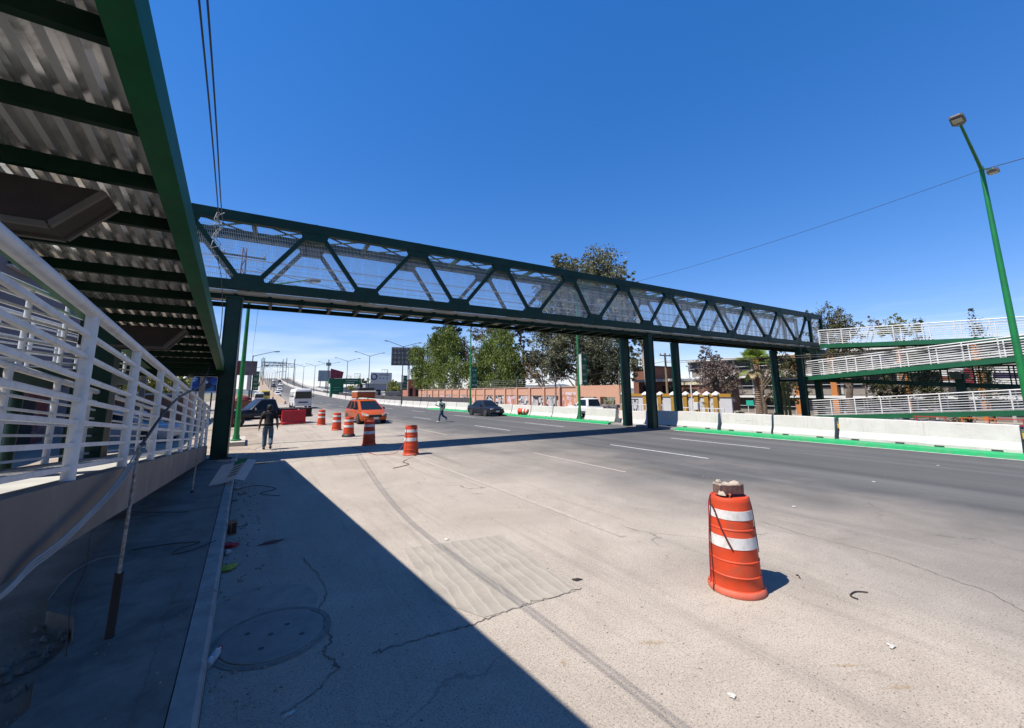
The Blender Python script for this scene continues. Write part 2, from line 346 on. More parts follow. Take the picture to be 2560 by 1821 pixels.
# distant hills
mb = MB(); n = 60
for k in range(n):
    a0, a1 = R(-60+150*k/n), R(-60+150*(k+1)/n)
    h0, h1 = [28+22*math.sin(i*.7)+16*math.sin(i*1.9+1)+8*math.sin(i*3.7) for i in (k, k+1)]
    mb.quad((2400*math.sin(a0), 2400*math.cos(a0), -5), (2400*math.sin(a1), 2400*math.cos(a1), -5), (2500*math.sin(a1), 2500*math.cos(a1), h1), (2500*math.sin(a0), 2500*math.cos(a0), h0))
    mb.quad((2500*math.sin(a0), 2500*math.cos(a0), h0), (2500*math.sin(a1), 2500*math.cos(a1), h1), (2900*math.sin(a1), 2900*math.cos(a1), -5), (2900*math.sin(a0), 2900*math.cos(a0), -5))
struct(mb, 'hills', MATS['hill'])
# loose grit
mb = MB()
def stone(mb, c, r):
    a = random.random()*6; k = [random.uniform(.6, 1.2) for _ in range(6)]
    ring = [Vector((c[0]+r*k[i]*math.cos(a+i*1.047), c[1]+r*k[i]*math.sin(a+i*1.047), c[2])) for i in range(6)]
    top = [Vector((v.x*.55+c[0]*.45, v.y*.55+c[1]*.45, c[2]+r*random.uniform(.4, .9))) for v in ring]
    mb.loft([ring, top])
for _ in range(420):
    x = random.uniform(.2, 14); y = random.uniform(2, 20) if random.random() < .7 else random.uniform(2, 40); stone(mb, (x, y, .003), random.uniform(.004, .014))
for _ in range(260):
    stone(mb, (random.uniform(-.08, .35)**1, random.uniform(2, 18), .003), random.uniform(.006, .022))
for _ in range(160):
    stone(mb, (random.uniform(-1.6, -.98), random.uniform(2, 6), .0), random.uniform(.02, .06))
mb.build('gravel', M('stone', (.30, .26, .22), .95, var=.4, scale=12), label='loose grit and pebbles scattered on the dusty shoulder', cat='gravel', kind='stuff')

M('rubble', (.22, .20, .18), .95, var=.3, scale=8, bump=.5, bscale=30)
random.seed(12)
for k in range(16):
    c_ = (random.uniform(-1.95, -1.12), random.uniform(2.3, 5.6)); s_ = random.uniform(.07, .2); mb = MB(); rings = []
    for zz_ in (0, .5, 1): rings.append([(s_*random.uniform(.5, 1)*math.cos(i*1.047), s_*random.uniform(.5, 1)*math.sin(i*1.047), zz_*s_*random.uniform(.5, .9)) for i in range(6)])
    mb.loft(rings); o = mb.build('concrete_chunk', MATS['rubble'], label='broken concrete chunk in the dug strip under the low ramp', cat='rubble', group='chunks under the low ramp'); o.location = (*c_, -.04); o.rotation_euler = (random.uniform(-.3, .3), random.uniform(-.3, .3), random.random()*6)
# ================================================================== footbridge and ramps
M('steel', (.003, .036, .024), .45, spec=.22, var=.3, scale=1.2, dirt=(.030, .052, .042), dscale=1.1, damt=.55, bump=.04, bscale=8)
M('steel_edge', (.004, .105, .036), .5, spec=.15, var=.25, scale=1.5, dirt=(.03, .07, .04), dscale=1.8, damt=.5)
M('steel_deep', (.002, .020, .011), .5, spec=.10, var=.25, scale=1.5, dirt=(.05, .06, .05), dscale=1.5, damt=.35, bump=.04, bscale=8)
M('white_steel', (.80, .80, .79), .45, var=.08, scale=5, dirt=(.40, .38, .35), dscale=6, damt=.55, bump=.05, bscale=30)
M('galv', (1.45, 1.42, 1.35), .20, metal=.9, var=.10, scale=3, dirt=(.35, .29, .22), dscale=4.5, damt=.7)
M('slab', (.50, .49, .46), .9, var=.15, scale=3, dirt=(.3, .28, .25), dscale=1)
M('rust', (.020, .009, .006), .8, var=.5, scale=6, dirt=(.03, .02, .018), dscale=3)
M('wire', (.85, .86, .84), .4, metal=.2, var=.1)
M('beam_grey', (.135, .13, .125), .6, var=.12, scale=2, dirt=(.36, .33, .30), dscale=1.5, damt=.6, bump=.08, bscale=10)
SK = math.atan(-.0535)
bridge = T('footbridge', 'dark green steel truss footbridge with wire mesh sides spanning the wide road', 'footbridge', (0, 16.45, 0), SK)
W = 1.95; XL, XR = -5.2, 41.
botn = [-4.25, -.28, 3.65, 7.6, 11.56, 15.5, 19.5, 23.65, 27.85, 32.3, 36.65]
topn = [-2.3, 1.7, 5.7, 9.76, 13.85, 17.75, 21.6, 25.8, 30.0, 34.3, 38.7]
ZT, ZB = 8.33, 5.90
for y in (0, W):
    segs = [XL] + [11.56, 23.65] + [XR]
    for i in range(3):
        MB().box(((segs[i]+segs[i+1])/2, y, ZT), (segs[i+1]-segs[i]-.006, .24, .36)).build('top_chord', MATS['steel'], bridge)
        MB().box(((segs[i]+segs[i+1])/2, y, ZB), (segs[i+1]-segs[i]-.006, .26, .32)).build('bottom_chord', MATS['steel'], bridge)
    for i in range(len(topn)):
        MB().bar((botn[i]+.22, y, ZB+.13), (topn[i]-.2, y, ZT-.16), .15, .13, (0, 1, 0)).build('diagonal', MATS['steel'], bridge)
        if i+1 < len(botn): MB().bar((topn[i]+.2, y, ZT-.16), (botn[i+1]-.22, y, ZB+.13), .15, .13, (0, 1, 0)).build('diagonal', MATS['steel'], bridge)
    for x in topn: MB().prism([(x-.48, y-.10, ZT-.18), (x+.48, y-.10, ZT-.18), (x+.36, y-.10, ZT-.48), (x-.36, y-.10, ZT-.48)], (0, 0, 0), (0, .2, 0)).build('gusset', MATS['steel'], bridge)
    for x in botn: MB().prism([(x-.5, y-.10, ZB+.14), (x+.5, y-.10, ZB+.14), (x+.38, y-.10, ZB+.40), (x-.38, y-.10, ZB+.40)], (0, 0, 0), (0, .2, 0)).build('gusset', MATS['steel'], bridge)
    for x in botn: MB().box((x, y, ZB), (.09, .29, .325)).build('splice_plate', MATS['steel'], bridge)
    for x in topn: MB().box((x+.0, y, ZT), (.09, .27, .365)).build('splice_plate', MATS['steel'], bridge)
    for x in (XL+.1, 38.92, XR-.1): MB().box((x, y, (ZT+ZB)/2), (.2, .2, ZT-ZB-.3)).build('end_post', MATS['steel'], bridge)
    # wire mesh panels fixed inside each truss
    ym = y + (.18 if y == 0 else -.18)
    pe = [XL+.2] + botn[1:] + [XR-.2]
    for i in range(len(pe)-1):
        mb = MB(); a, e = pe[i]+.02, pe[i+1]-.02; r = .0042
        n = int((e-a)/.052)
        for k in range(n+1):
            x = lerp(a, e, k/n); mb.add([(x-r, ym-r, 5.86), (x+r, ym-r, 5.86), (x, ym+r, 5.86), (x-r, ym-r, 8.22), (x+r, ym-r, 8.22), (x, ym+r, 8.22)], [(0, 1, 4, 3), (1, 2, 5, 4), (2, 0, 3, 5)])
        for k in range(13):
            z = 5.9 + k*.19; mb.add([(a, ym-r, z-r), (a, ym-r, z+r), (a, ym+r, z), (e, ym-r, z-r), (e, ym-r, z+r), (e, ym+r, z)], [(0, 1, 4, 3), (1, 2, 5, 4), (2, 0, 3, 5)])
        mb.build('mesh_panel', MATS['wire'], bridge, kind='stuff', fix=False)
    for z in (6.9,): MB().bar((XL+.3, ym, z), (XR-.3, ym, z), .03, .03).build('handrail', MATS['white_steel'], bridge)
for i, x in enumerate(topn):
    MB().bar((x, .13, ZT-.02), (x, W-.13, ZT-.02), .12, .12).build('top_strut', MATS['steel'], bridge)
    if i+1 < len(topn):
        x2 = topn[i+1]; xm = (x+x2)/2
        MB().bar((xm, .13, ZT-.04), (xm, W-.13, ZT-.04), .14, .14).build('top_strut', MATS['steel'], bridge)
        for (a, e) in ((x, xm), (xm, x2)):
            MB().bar((a, .14, ZT+.03), (e, W-.14, ZT+.03), .05, .05).build('top_brace', MATS['steel'], bridge)
            MB().bar((a, W-.14, ZT-.03), (e, .14, ZT-.03), .05, .05).build('top_brace', MATS['steel'], bridge)
MB().box(((XL+XR)/2, W/2, 5.68), (XR-XL-.1, W-.3, .10)).build('deck', MATS['slab'], bridge)
k = 0
while XL+.5+k*1.02 < XR-.4:
    MB().box((XL+.5+k*1.02, W/2, 5.52), (.10, W-.28, .212)).build('crossbeam', MATS['steel_deep'], bridge); k += 1
for y in (.13, W-.13): MB().box(((XL+XR)/2, y+(.05 if y < 1 else -.05), 5.50), (XR-XL-.2, .09, .17)).build('edge_stringer', MATS['steel_deep'], bridge)
def pillar(x, y, s, zt, z0, lab, rz=SK, nm='bridge_column', base=True):
    c = T(nm, lab, 'column', (x, y, z0), rz)
    mb = MB(); mb.cb((0, 0, (zt-z0)/2), (s, s, zt-z0), .012); mb.build('shaft', MATS['steel'], c)
    for sx_ in (-1, 1): MB().box((sx_*(s/2+.008), 0, (zt-z0)/2), (.02, s+.07, zt-z0-.02)).build('flange', MATS['steel'], c)
    MB().box((0, 0, zt-z0+.02), (s*1.25, s*1.25, .05)).build('cap_plate', MATS['steel'], c)
    if base: MB().cb((0, 0, .04), (s+.34, s+.34, .10), .015).build('base_plate', MATS['steel'], c)
    return c
def bw(lx, ly): return (lx*math.cos(SK)-ly*math.sin(SK), 16.45+lx*math.sin(SK)+ly*math.cos(SK))
x, y = bw(-.62, .02); pillar(x, y, .42, 5.40, .10, 'green steel column under the bridge beside the white railed ramp')
x, y = bw(19.55, .02); pillar(x, y, .36, 5.40, .10, 'green bridge column standing before the gap in the barriers', base=False)
x, y = bw(19.55, W); pillar(x, y, .36, 5.40, .10, 'green bridge column on a small concrete block behind the barrier gap', base=False)
x, y = bw(24.3, W); pillar(x, y, .34, 5.40, -.05, 'green bridge column behind the barriers in front of the mustard pillar wall')
x, y = bw(36.65, 0); pillar(x, y, .36, 5.40, -.05, 'green bridge column carrying the bridge end beside the zigzag ramp')
x, y = bw(36.65, W); pillar(x, y, .36, 5.40, -.05, 'green bridge column beside the palm trunk under the bridge end')
for n_, x_ in (('a', -4.3),): x, y = bw(x_, W/2); pillar(x, y, .42, 5.4, -.05, 'green bridge column behind the overhead ramp at the bridge end')

def flight(root_label, X0, X1, Y0, Y1, z0, z1, rails=('out', 'in'), rail_h=1.13, pst=1.5, beamd=.25, beam_w=.16, bm='steel', cats='ramp', slabtop=True, nbars=7, pr=.035, br=.018, first=None, bz=1.0, xb_=.9, railmat='white_steel'):
    """one straight ramp flight: X0 road side, X1 far side; deck level z0 at Y0 and z1 at Y1 (top of the edge beams)"""
    r = T('ramp_flight', root_label, cats, ((X0+X1)/2, (Y0+Y1)/2, min(z0, z1)-beamd)); s = 1 if X1 > X0 else -1
    zz = lambda Y: lerp(z0, z1, (Y-Y0)/(Y1-Y0))
    for nm, xo, xi in (('edge_beam', X0, X0+s*beam_w), ('edge_beam', X1-s*beam_w, X1)):
        h = beamd; fl = .02; web = .02
        mb = MB()
        xm = (xo+xi)/2
        out_x = xo if nm and abs(xo-X0) < 1e-6 else xi
        sec = [(xo, 0), (xo, fl), (xo if out_x == xo else xi, fl)]
        # channel section: web on the outer face, flanges turned inwards
        for (xa, xc, za, zc) in ((xo, xi, -h, -h+fl), (xo, xi, -fl, 0), ((xo, xo+s*web, -h+fl, -fl) if out_x == xo else (xi-s*web, xi, -h+fl, -fl))):
            mb.loft([[(xa, Y, zz(Y)+za), (xc, Y, zz(Y)+za), (xc, Y, zz(Y)+zc), (xa, Y, zz(Y)+zc)] for Y in (Y0, Y1)])
        mb.build(nm, MATS[bm], r, world=True)
    L = abs(Y1-Y0); n = max(2, int(L/xb_)); a, e = X0+s*beam_w*.5, X1-s*beam_w*.5
    for k in range(n+1):
        Y = lerp(Y0, Y1, (k+.15)/(n+.3)); zc = zz(Y)-.145
        MB().box(((a+e)/2, Y, zc), (abs(e-a), .075, .14)).build('crossbeam', MATS['steel_deep'], r, world=True)
    # ribbed sheet under the slab
    prof = []; pit = .16; wdt = abs(e-a); nn_ = int(wdt/pit); x = min(a, e)
    for k in range(nn_+1):
        for dx, dz in ((0, 0), (.045, 0), (.078, .055), (.125, .055)):
            xx = x + k*pit + dx
            if xx <= x+wdt: prof.append((xx, dz))
    top = []
    for Y in (Y0, Y1): top.append([(px_, Y, zz(Y)-.075+dz) for px_, dz in prof])
    mb = MB(); mb.loft(top, caps=False, closed=False); mb.build('deck_sheet', MATS['galv'], r, world=True, fix=False)
    if slabtop:
        mb = MB(); mb.loft([[(a, Y, zz(Y)-.022), (e, Y, zz(Y)-.022), (e, Y, zz(Y)-.004), (a, Y, zz(Y)-.004)] for Y in (Y0, Y1)]); mb.build('deck_slab', MATS['slab'], r, world=True)
    for w_ in rails:
        xr_ = X0+s*.05 if w_ == 'out' else X1-s*.05
        np_ = max(1, round(L/pst)); ys = [lerp(Y0, Y1, k/np_) for k in range(np_+1)]
        if first is not None: ys = [first+k*pst for k in range(-3, 30) if min(Y0, Y1) <= first+k*pst <= max(Y0, Y1)+.01]
        for Y in ys: MB().tube((xr_, Y, zz(Y)-.01), (xr_, Y, zz(Y)+rail_h*bz), pr, n=10).build('post', MATS[railmat], r, world=True, smooth=True)
        ya, ye = min(Y0, Y1), max(Y0, Y1)
        MB().tube((xr_, ya, zz(ya)+rail_h+.02), (xr_, ye, zz(ye)+rail_h+.02), pr*1.08, n=10).build('handrail', MATS[railmat], r, world=True, smooth=True)
        for k in range(nbars):
            h = rail_h*(k+.55)/(nbars+.55)
            MB().bar((xr_, ya, zz(ya)+h), (xr_, ye, zz(ye)+h), br*2, br*2).build('rail', MATS[railmat], r, world=True)
    return r
# left: overhead flight (no railing yet), lower flight with white railing, middle flight behind
flight('overhead green ramp flight with ribbed metal underside and no railing', -.70, -2.62, -5, 15.9, 4.66+.109*5+.26, 4.66-.109*15.9+.26, rails=(), beamd=.26, beam_w=.18, bm='steel_edge', slabtop=True, xb_=.9)  # shade put into the shape: widened inwards to keep sunlight off the gutter
flight('low ramp flight with white railing running down beside the pavement', -.93, -2.36, -5, 16.1, 1.97+.425, 1.97-.0855*16.1, rails=('out', 'in'), rail_h=1.14, pst=1.48, beamd=.41, beam_w=.14, bm='beam_grey', first=2.56, pr=.038, br=.015)
flight('middle ramp flight with white railing seen below the overhead ramp', -2.72, -4.1, -3, 15.9, 2.28, 2.80, rails=('out', 'in'), rail_h=1.12, beamd=.32, bm='steel')
ld = T('ramp_landing', 'dark steel landing joining the left ramp flights behind the column', 'landing', (-2.4, 16.9, 2.6))
MB().box((-2.4, 16.9, 2.95), (3.4, 1.9, .10)).build('deck', MATS['slab'], ld, world=True)
for yy in (15.98, 17.8): MB().box((-2.4, yy, 2.98), (3.44, .10, .36)).build('edge_beam', MATS['steel_deep'], ld, world=True)
for k in range(5): MB().box((-3.9+k*.75, 16.9, 2.82), (.1, 1.72, .16)).build('crossbeam', MATS['steel_deep'], ld, world=True)
for xx in (-4.05, -3.3, -2.5): MB().tube((xx, 17.8, 3.16), (xx, 17.8, 4.26), .035, n=8).build('post', MATS['white_steel'], ld, world=True)
for k in range(8): MB().bar((-4.1, 17.8, 3.26+k*.14), (-2.5, 17.8, 3.26+k*.14), .036, .036).build('rail', MATS['white_steel'], ld, world=True)
def capcol(Y, zt, xr, zb, lab, xcol=-2.36):
    c = T('ramp_column', lab, 'column', (xcol, Y, 0))
    MB().cb((xcol, Y, zt/2), (.34, .44, zt), .012).build('shaft', MATS['steel'], c, world=True)
    zd = zb
    pol = [(xr, zt), (xr-.32, zd), (xcol-.35, zd), (xcol-.35, zt)]
    mb = MB(); mb.prism([(px_, Y-.2, z_) for px_, z_ in pol], (0, 0, 0), (0, .4, 0)); mb.build('cap_beam', MATS['rust'], c, world=True)
    mb = MB()
    for dy in (-.2, .2):
        mb.bar((xr, Y+dy, zt-.01), (xr-.32, Y+dy, zd), .05, .05); mb.bar((xr-.32, Y+dy, zd), (xcol-.3, Y+dy, zd), .05, .05)
    mb.build('cap_flange', M('primer', (.10, .085, .075), .7, var=.25), c, world=True)
capcol(5.25, 4.66-.109*5.25-.005, -1.27, 3.68, 'ramp column with tapered rust coloured cap under the overhead ramp')
capcol(10.6, 4.66-.109*10.6-.005, -1.16, 3.10, 'dark green ramp column with tapered cap behind the white railing', -2.32)
def stub(x, y, z, lab, r_=.1):
    c = T('ramp_post', lab, 'column', (x, y, 0)); MB().tube((0, 0, -.05), (0, 0, z), r_, n=14).build('shaft', MATS['steel'], c, smooth=True); MB().cb((0, 0, .03), (.4, .4, .08), .01).build('base_plate', MATS['kerb'], c)
stub(-4.2, 13.3, 2.4, 'round green post under the middle ramp flight')
# right: the matching zigzag ramp
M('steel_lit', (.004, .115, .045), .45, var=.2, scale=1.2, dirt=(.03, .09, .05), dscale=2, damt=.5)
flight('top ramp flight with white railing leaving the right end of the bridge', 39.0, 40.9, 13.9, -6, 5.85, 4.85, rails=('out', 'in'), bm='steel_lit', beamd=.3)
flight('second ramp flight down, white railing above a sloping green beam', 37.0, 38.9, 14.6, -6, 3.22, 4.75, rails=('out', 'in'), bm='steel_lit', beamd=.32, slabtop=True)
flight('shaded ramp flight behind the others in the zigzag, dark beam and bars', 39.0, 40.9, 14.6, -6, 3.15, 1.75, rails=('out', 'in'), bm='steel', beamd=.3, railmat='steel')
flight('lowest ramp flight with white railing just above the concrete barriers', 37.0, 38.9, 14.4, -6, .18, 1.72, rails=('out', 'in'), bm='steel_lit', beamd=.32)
ld = T('ramp_landing', 'dark steel landing between the ramp flights at the bridge end', 'landing', (39, 15.6, 2.8))
MB().box((39, 15.6, 3.1), (3.9, 1.9, .1)).build('deck', MATS['slab'], ld, world=True)
for yy in (14.7, 16.5): MB().box((39, yy, 3.05), (4.1, .12, .34)).build('edge_beam', MATS['steel'], ld, world=True)
for k in range(5): MB().box((37.3+k*.85, 15.6, 2.96), (.1, 1.68, .15)).build('crossbeam', MATS['steel'], ld, world=True)
def twocol(y, zt, lab):
    c = T('ramp_column', lab, 'column', (38.95, y, 0))
    MB().cb((38.95, y, zt/2), (.36, .44, zt), .012).build('shaft', MATS['steel'], c, world=True)
    for z in (zt,): MB().prism([(37.0, y-.16, z), (41, y-.16, z), (40.3, y-.16, z-.4), (37.7, y-.16, z-.4)], (0, 0, 0), (0, .32, 0)).build('cap_beam', MATS['steel'], c, world=True)
twocol(14.3, 5.5, 'dark green zigzag ramp column next to the bridge end')
twocol(6.4, 3.2, 'dark green zigzag ramp column in the middle of the flights')
twocol(-1.5, 3.6, 'dark green zigzag ramp column behind the tall street lamp')
# ================================================================== barriers, drums, lamps
mt, t, b = nodes('barrier'); MATS['barrier'] = mt; p = worldpos(t)
def strv(sx_, sy_, sz_):
    mpn = N(t, 'ShaderNodeMapping'); mpn.inputs['Scale'].default_value = (sx_, sy_, sz_); t.links.new(p, mpn.inputs[0]); return mpn.outputs[0]
oi = N(t, 'ShaderNodeObjectInfo'); c_ = mixc(t, mrange(t, noise(t, p, 1.3, 5, .65), .3, .7), (.43, .41, .375), (.51, .49, .455)); c_ = mixc(t, math_(t, 'MULTIPLY', oi.outputs['Random'], .35), c_, (.36, .34, .31))
c_ = mixc(t, mrange(t, noise(t, strv(1, 7, .55), 1.6, 5, .7), .56, .74, 0, .55), c_, (.24, .22, .195))       # drips
c_ = mixc(t, mrange(t, noise(t, strv(1, .5, 9), 1.7, 5, .75, .3), .61, .70, 0, .6), c_, (.14, .13, .12))      # tyre scrapes
c_ = mixc(t, mrange(t, noise(t, p, 13, 4, .8), .62, .70, 0, .5), c_, (.25, .23, .2)); t.links.new(c_, b.inputs['Base Color']); b.inputs['Roughness'].default_value = .9; b.inputs['Specular IOR Level'].default_value = .25; bumpn(t, b, noise(t, p, 26, 5, .7), .4, .015)
M('dark_block', (.06, .06, .06), .9, var=.2)
def jersey_mesh(L, seed):
    random.seed(seed); prof = [(-.30, 0), (-.30, .10), (-.17, .34), (-.105, .86), (-.085, .88), (.085, .88), (.105, .86), (.17, .34), (.30, .10), (.30, 0)]
    rings = []; n = 9
    for k in range(n+1):
        y = -L/2 + L*k/n; e = .012 if k in (0, n) else 0
        rings.append([(x*(1-e*2)+random.uniform(-.006, .006), y + random.uniform(-.012, .012)*(k in (0, n)), z*(1-e)+random.uniform(-.006, .006)*(z > .05)) for x, z in prof])
    mb = MB(); mb.loft(rings); return mb
jm = [jersey_mesh(2.42, 3), jersey_mesh(2.42, 5), jersey_mesh(2.95, 9), jersey_mesh(2.95, 11)]
JM = []
for q in jm:
    o = q.build('tmp', MATS['barrier']); JM.append(o.data); bpy.data.objects.remove(o)
slotm = MB(); slotm.box((-.292, 0, .03), (.03, .26, .06))
so_ = slotm.build('tmp', MATS['dark_block']); SLOT = so_.data; bpy.data.objects.remove(so_)
JG = 'jersey barriers along the median'
def jersey(y, k, label, rz=0., x=21.3, z=0.10):
    o = put(JM[k], 'concrete_barrier', None, label, 'barrier', JG, None, (x, y, z), (0, 0, rz))
    L = 2.42 if k < 2 else 2.95
    for s in (-.28, .28): put(SLOT, 'lifting_slot', o, loc=(0, s*L, 0))
    return o
near = [(-1.55, 'white concrete barrier just past the tall bright green lamp'), (1.0, 'white concrete barrier at the foot of the tall bright green lamp'), (3.55, 'white concrete barrier with open joints, next but one to the tall green lamp'), (6.0, 'white concrete barrier with open joints, third from the tall green lamp'), (8.55, 'white concrete barrier on the green kerb in line with the middle ramp column'), (11.1, 'white concrete barrier on the green kerb in front of the bridge end column'), (13.72, 'white concrete barrier at the rounded end of the green kerb in front of the palm')]
for i, (y, l_) in enumerate(near):
    jersey(y, i % 2, l_, rz=[.012, .03, -.025, .022, -.018, .014, .0][i], x=21.3+[-.03, .05, -.05, .05, -.02, .04, 0][i], z=.135)
jersey(16.35, 1, 'white concrete barrier in the bridge shadow between the green columns', rz=.02, x=21.55, z=.10)
jersey(18.55, 2, 'white concrete barrier with a black and yellow end beside the bridge column', rz=-.03, x=21.9, z=-.02)
starts = [19.75, 23.55]; 
while starts[-1] < 94: starts.append(starts[-1]+3.08)
for k, y in enumerate(starts):
    yc = y+1.48
    jersey(yc, 2+k % 2, 'white concrete barrier in the long row behind the dark car and the running man', rz=random.uniform(-.008, .008), x=21.3 - (21-xb(yc)), z=zr(yc)+(.10 if yc < 52 else 0))
# overpass parapets and retaining wall
M('parapet', (.66, .62, .56), .85, var=.12, scale=.8, dirt=(.45, .38, .32), dscale=.3, damt=.5)
M('retaining', (.48, .36, .27), .9, var=.15, scale=.6, dirt=(.6, .5, .42), dscale=.3)
def longwall(name, lab, cat, xf, y0, y1, zlo, zhi, wd, mat, n=40):
    r = []
    for k in range(n+1):
        y = lerp(y0, y1, k/n); x = xf(y); r.append([(x-wd, y, zlo(y)), (x+wd, y, zlo(y)), (x+wd*.5, y, zhi(y)), (x-wd*.5, y, zhi(y))])
    mb = MB(); mb.loft(r); return mb.build(name, mat, label=lab, cat=cat, loc=(xf(y0), y0, zlo(y0)))
longwall('overpass_barrier', 'white median barrier climbing over the far overpass', 'barrier', lambda y: xb(y)+.3, 98.5, 330, lambda y: zr(y)-.1, lambda y: zr(y)+.9, .3, MATS['parapet'])
longwall('overpass_wall', 'tan retaining wall and parapet on the left of the overpass', 'wall', lambda y: 6.6, 96, 330, lambda y: -.2, lambda y: zr(y)+.35+.55*sstep(96, 120, y), .2, MATS['retaining'])
longwall('overpass_wall', 'pale parapet of the far overpass on the side of the fuel station', 'wall', lambda y: 30-8*sstep(60, 280, y), 100, 330, lambda y: -.4, lambda y: zr(y)+.9, .2, MATS['parapet'])
longwall('low_fence', 'dark low screen fence behind the far white barriers', 'fence', lambda y: 24.2-3*sstep(80, 160, y), 47, 150, lambda y: zr(y)-.3, lambda y: zr(y)+1.45, .05, M('screen', (.075, .07, .07), .8, var=.2, scale=2))

# traffic drums
M('drum', (.70, .068, .018), .6, var=.16, scale=3, dirt=(.33, .10, .055), dscale=4, damt=.6, bump=.12, bscale=12, spec=.3)
M('drum_edge', (.66, .13, .07), .65, var=.2, scale=5, dirt=(.4, .2, .13), dscale=6, damt=.5)
M('reflect', (.80, .78, .76), .55, var=.1, scale=8, dirt=(.42, .33, .28), dscale=9, damt=.65)
def drum_mesh():
    P = [(.285, 0), (.290, .02), (.286, .045), (.275, .065), (.266, .07), (.262, .10), (.259, .185), (.2625, .190), (.2625, .196), (.254, .204), (.250, .335), (.254, .340), (.254, .346), (.245, .354), (.240, .47), (.2405, .475),
         (.235, .60), (.233, .605), (.230, .66), (.234, .665), (.234, .671), (.226, .68), (.222, .77), (.2215, .775), (.217, .87), (.216, .875), (.212, .95), (.208, .975), (.197, .995), (.185, .998), (.17, .985), (.0, .985)]
    mb = MB(); mb.lathe(P[:-1], 40); return mb
dm = drum_mesh()
def drum(loc, rz, label, group='orange drums closing the shoulder', sc_=1.):
    r = T('traffic_drum', label, 'traffic drum', loc, rz, group)
    put(DRUM[0], 'drum_body', r); put(DRUM[1], 'reflective_band', r); put(DRUM[2], 'reflective_band', r); put(DRUM[3], 'base_rim', r); put(DRUM[4], 'grip', r)
    return r
DRUM = []
def keep(mb, mat, smooth=True):
    o = mb.build('tmp', mat, smooth=smooth); me = o.data; bpy.data.objects.remove(o); return me
DRUM.append(keep(dm, MATS['drum']))
for z0_, z1_ in ((.475, .595), (.772, .87)):
    rr = lambda z: lerp(.2405, .2175, (z-.475)/(.395))+.003
    DRUM.append(keep(MB().lathe([(rr(z0_)-.01, z0_), (rr(z0_), z0_+.002), (rr(z1_), z1_-.002), (rr(z1_)-.01, z1_)], 40), MATS['reflect']))
DRUM.append(keep(MB().lathe([(.26, .004), (.294, .004), (.297, .02), (.293, .045), (.280, .064), (.26, .065)], 40), MATS['drum_edge']))
DRUM.append(keep(MB().path([(-.11, 0, .98), (-.1, 0, 1.015), (-.06, 0, 1.025), (.06, 0, 1.025), (.1, 0, 1.015), (.11, 0, .98)], .016, 8), MATS['drum_edge']))
b0 = G(1842, 1470); d0 = drum((b0.x, b0.y, 0), .6, 'large orange drum with a broken brick lying on its top')
for (x, y, lab) in ((1027, 1137, 'orange drum with red cords hanging down beside the bridge shadow'), (922, 1113, 'shaded dark red drum at the edge of the bridge shadow'), (871, 1092, 'orange drum with a dark rubber skirt and strap'), (841, 1076, 'orange drum half covering the wheel of the orange minivan'), (803, 1063, 'orange drum standing beside the red plastic barrier')):
    q = G(x, y); o_ = drum((q.x, q.y, 0), random.uniform(0, 6), lab); o_.scale = (1, 1, random.uniform(.97, 1.03)); o_.rotation_euler.x = random.uniform(-.025, .025)
q = Vector((20.75, 30.3, .40)); r = T('traffic_drum', 'orange drum lying on its side on the green kerb', 'traffic drum', q, 0, 'orange drums closing the shoulder')
r.rotation_euler = (R(90), 0, R(25)); r.location = (20.72, 30.9, .44)
for i, nm in enumerate(('drum_body', 'reflective_band', 'reflective_band', 'base_rim', 'grip')): put(DRUM[i], nm, r)
# things on and around the drums
M('mortar', (.52, .43, .33), .95, var=.25, scale=14, dirt=(.10, .085, .075), dscale=9, damt=.8, bump=.8, bscale=50)
M('clay', (.16, .09, .075), .95, var=.3, scale=16, bump=.6, bscale=50)
br_ = T('broken_brick', 'broken brick with pale mortar on top of the near drum', 'brick', (b0.x, b0.y, 1.022), R(-25))
mb = MB(); random.seed(4); rings = []
for k in range(7):
    x = -.15+.05*k; e_ = .85 if k in (0, 6) else 1; rings.append([(x+random.uniform(-.006, .006), s_*.078*e_+random.uniform(-.006, .006), z_+random.uniform(-.006, .006)) for s_, z_ in ((-1, .0), (-1, .095), (1, .095), (1, .0))])
mb.loft(rings); mb.build('clay_core', MATS['clay'], br_)
rings = []
for k in range(8):
    x = -.15+.036*k; hgt = .10+random.uniform(.0, .028); rings.append([(x+random.uniform(-.01, .01), s_*(.068+random.uniform(-.015, .006)), z_) for s_, z_ in ((-1, .088), (-.75, hgt), (.75, hgt+random.uniform(-.008, .012)), (1, .088))])
mb = MB(); mb.loft(rings); mb.build('mortar_crust', MATS['mortar'], br_)
mb = MB(); stone(mb, (-.15, -.085, .0), .05); stone(mb, (-.10, .03, .12), .03); mb.build('mortar_lump', MATS['mortar'], br_, kind='stuff')
M('red_cord', (.35, .015, .03), .6, var=.2); M('black_cord', (.015, .014, .015), .6, var=.1)
def cord(pts, r_, mat, lab, nm='cord', sub=5):
    P = [Vector(p_) for p_ in pts]; out_ = []
    for i in range(len(P)-1):
        p0, p1, p2, p3 = P[max(i-1, 0)], P[i], P[i+1], P[min(i+2, len(P)-1)]
        for s_ in range(sub):
            t_ = s_/sub; out_.append(.5*((2*p1)+(p2-p0)*t_+(2*p0-5*p1+4*p2-p3)*t_*t_+(3*p1-p0-3*p2+p3)*t_**3))
    out_.append(P[-1]); mb = MB(); mb.path(out_, r_, 6); lowest = min(out_, key=lambda v: v.z)
    return mb.build(nm, mat, label=lab, cat='cord', loc=tuple(lowest))
to_cam = Vector((-b0.x, -b0.y, 0)).normalized(); rgt = Vector((-to_cam.y, to_cam.x, 0)); lf = rgt if rgt.dot(_rt) < 0 else -rgt
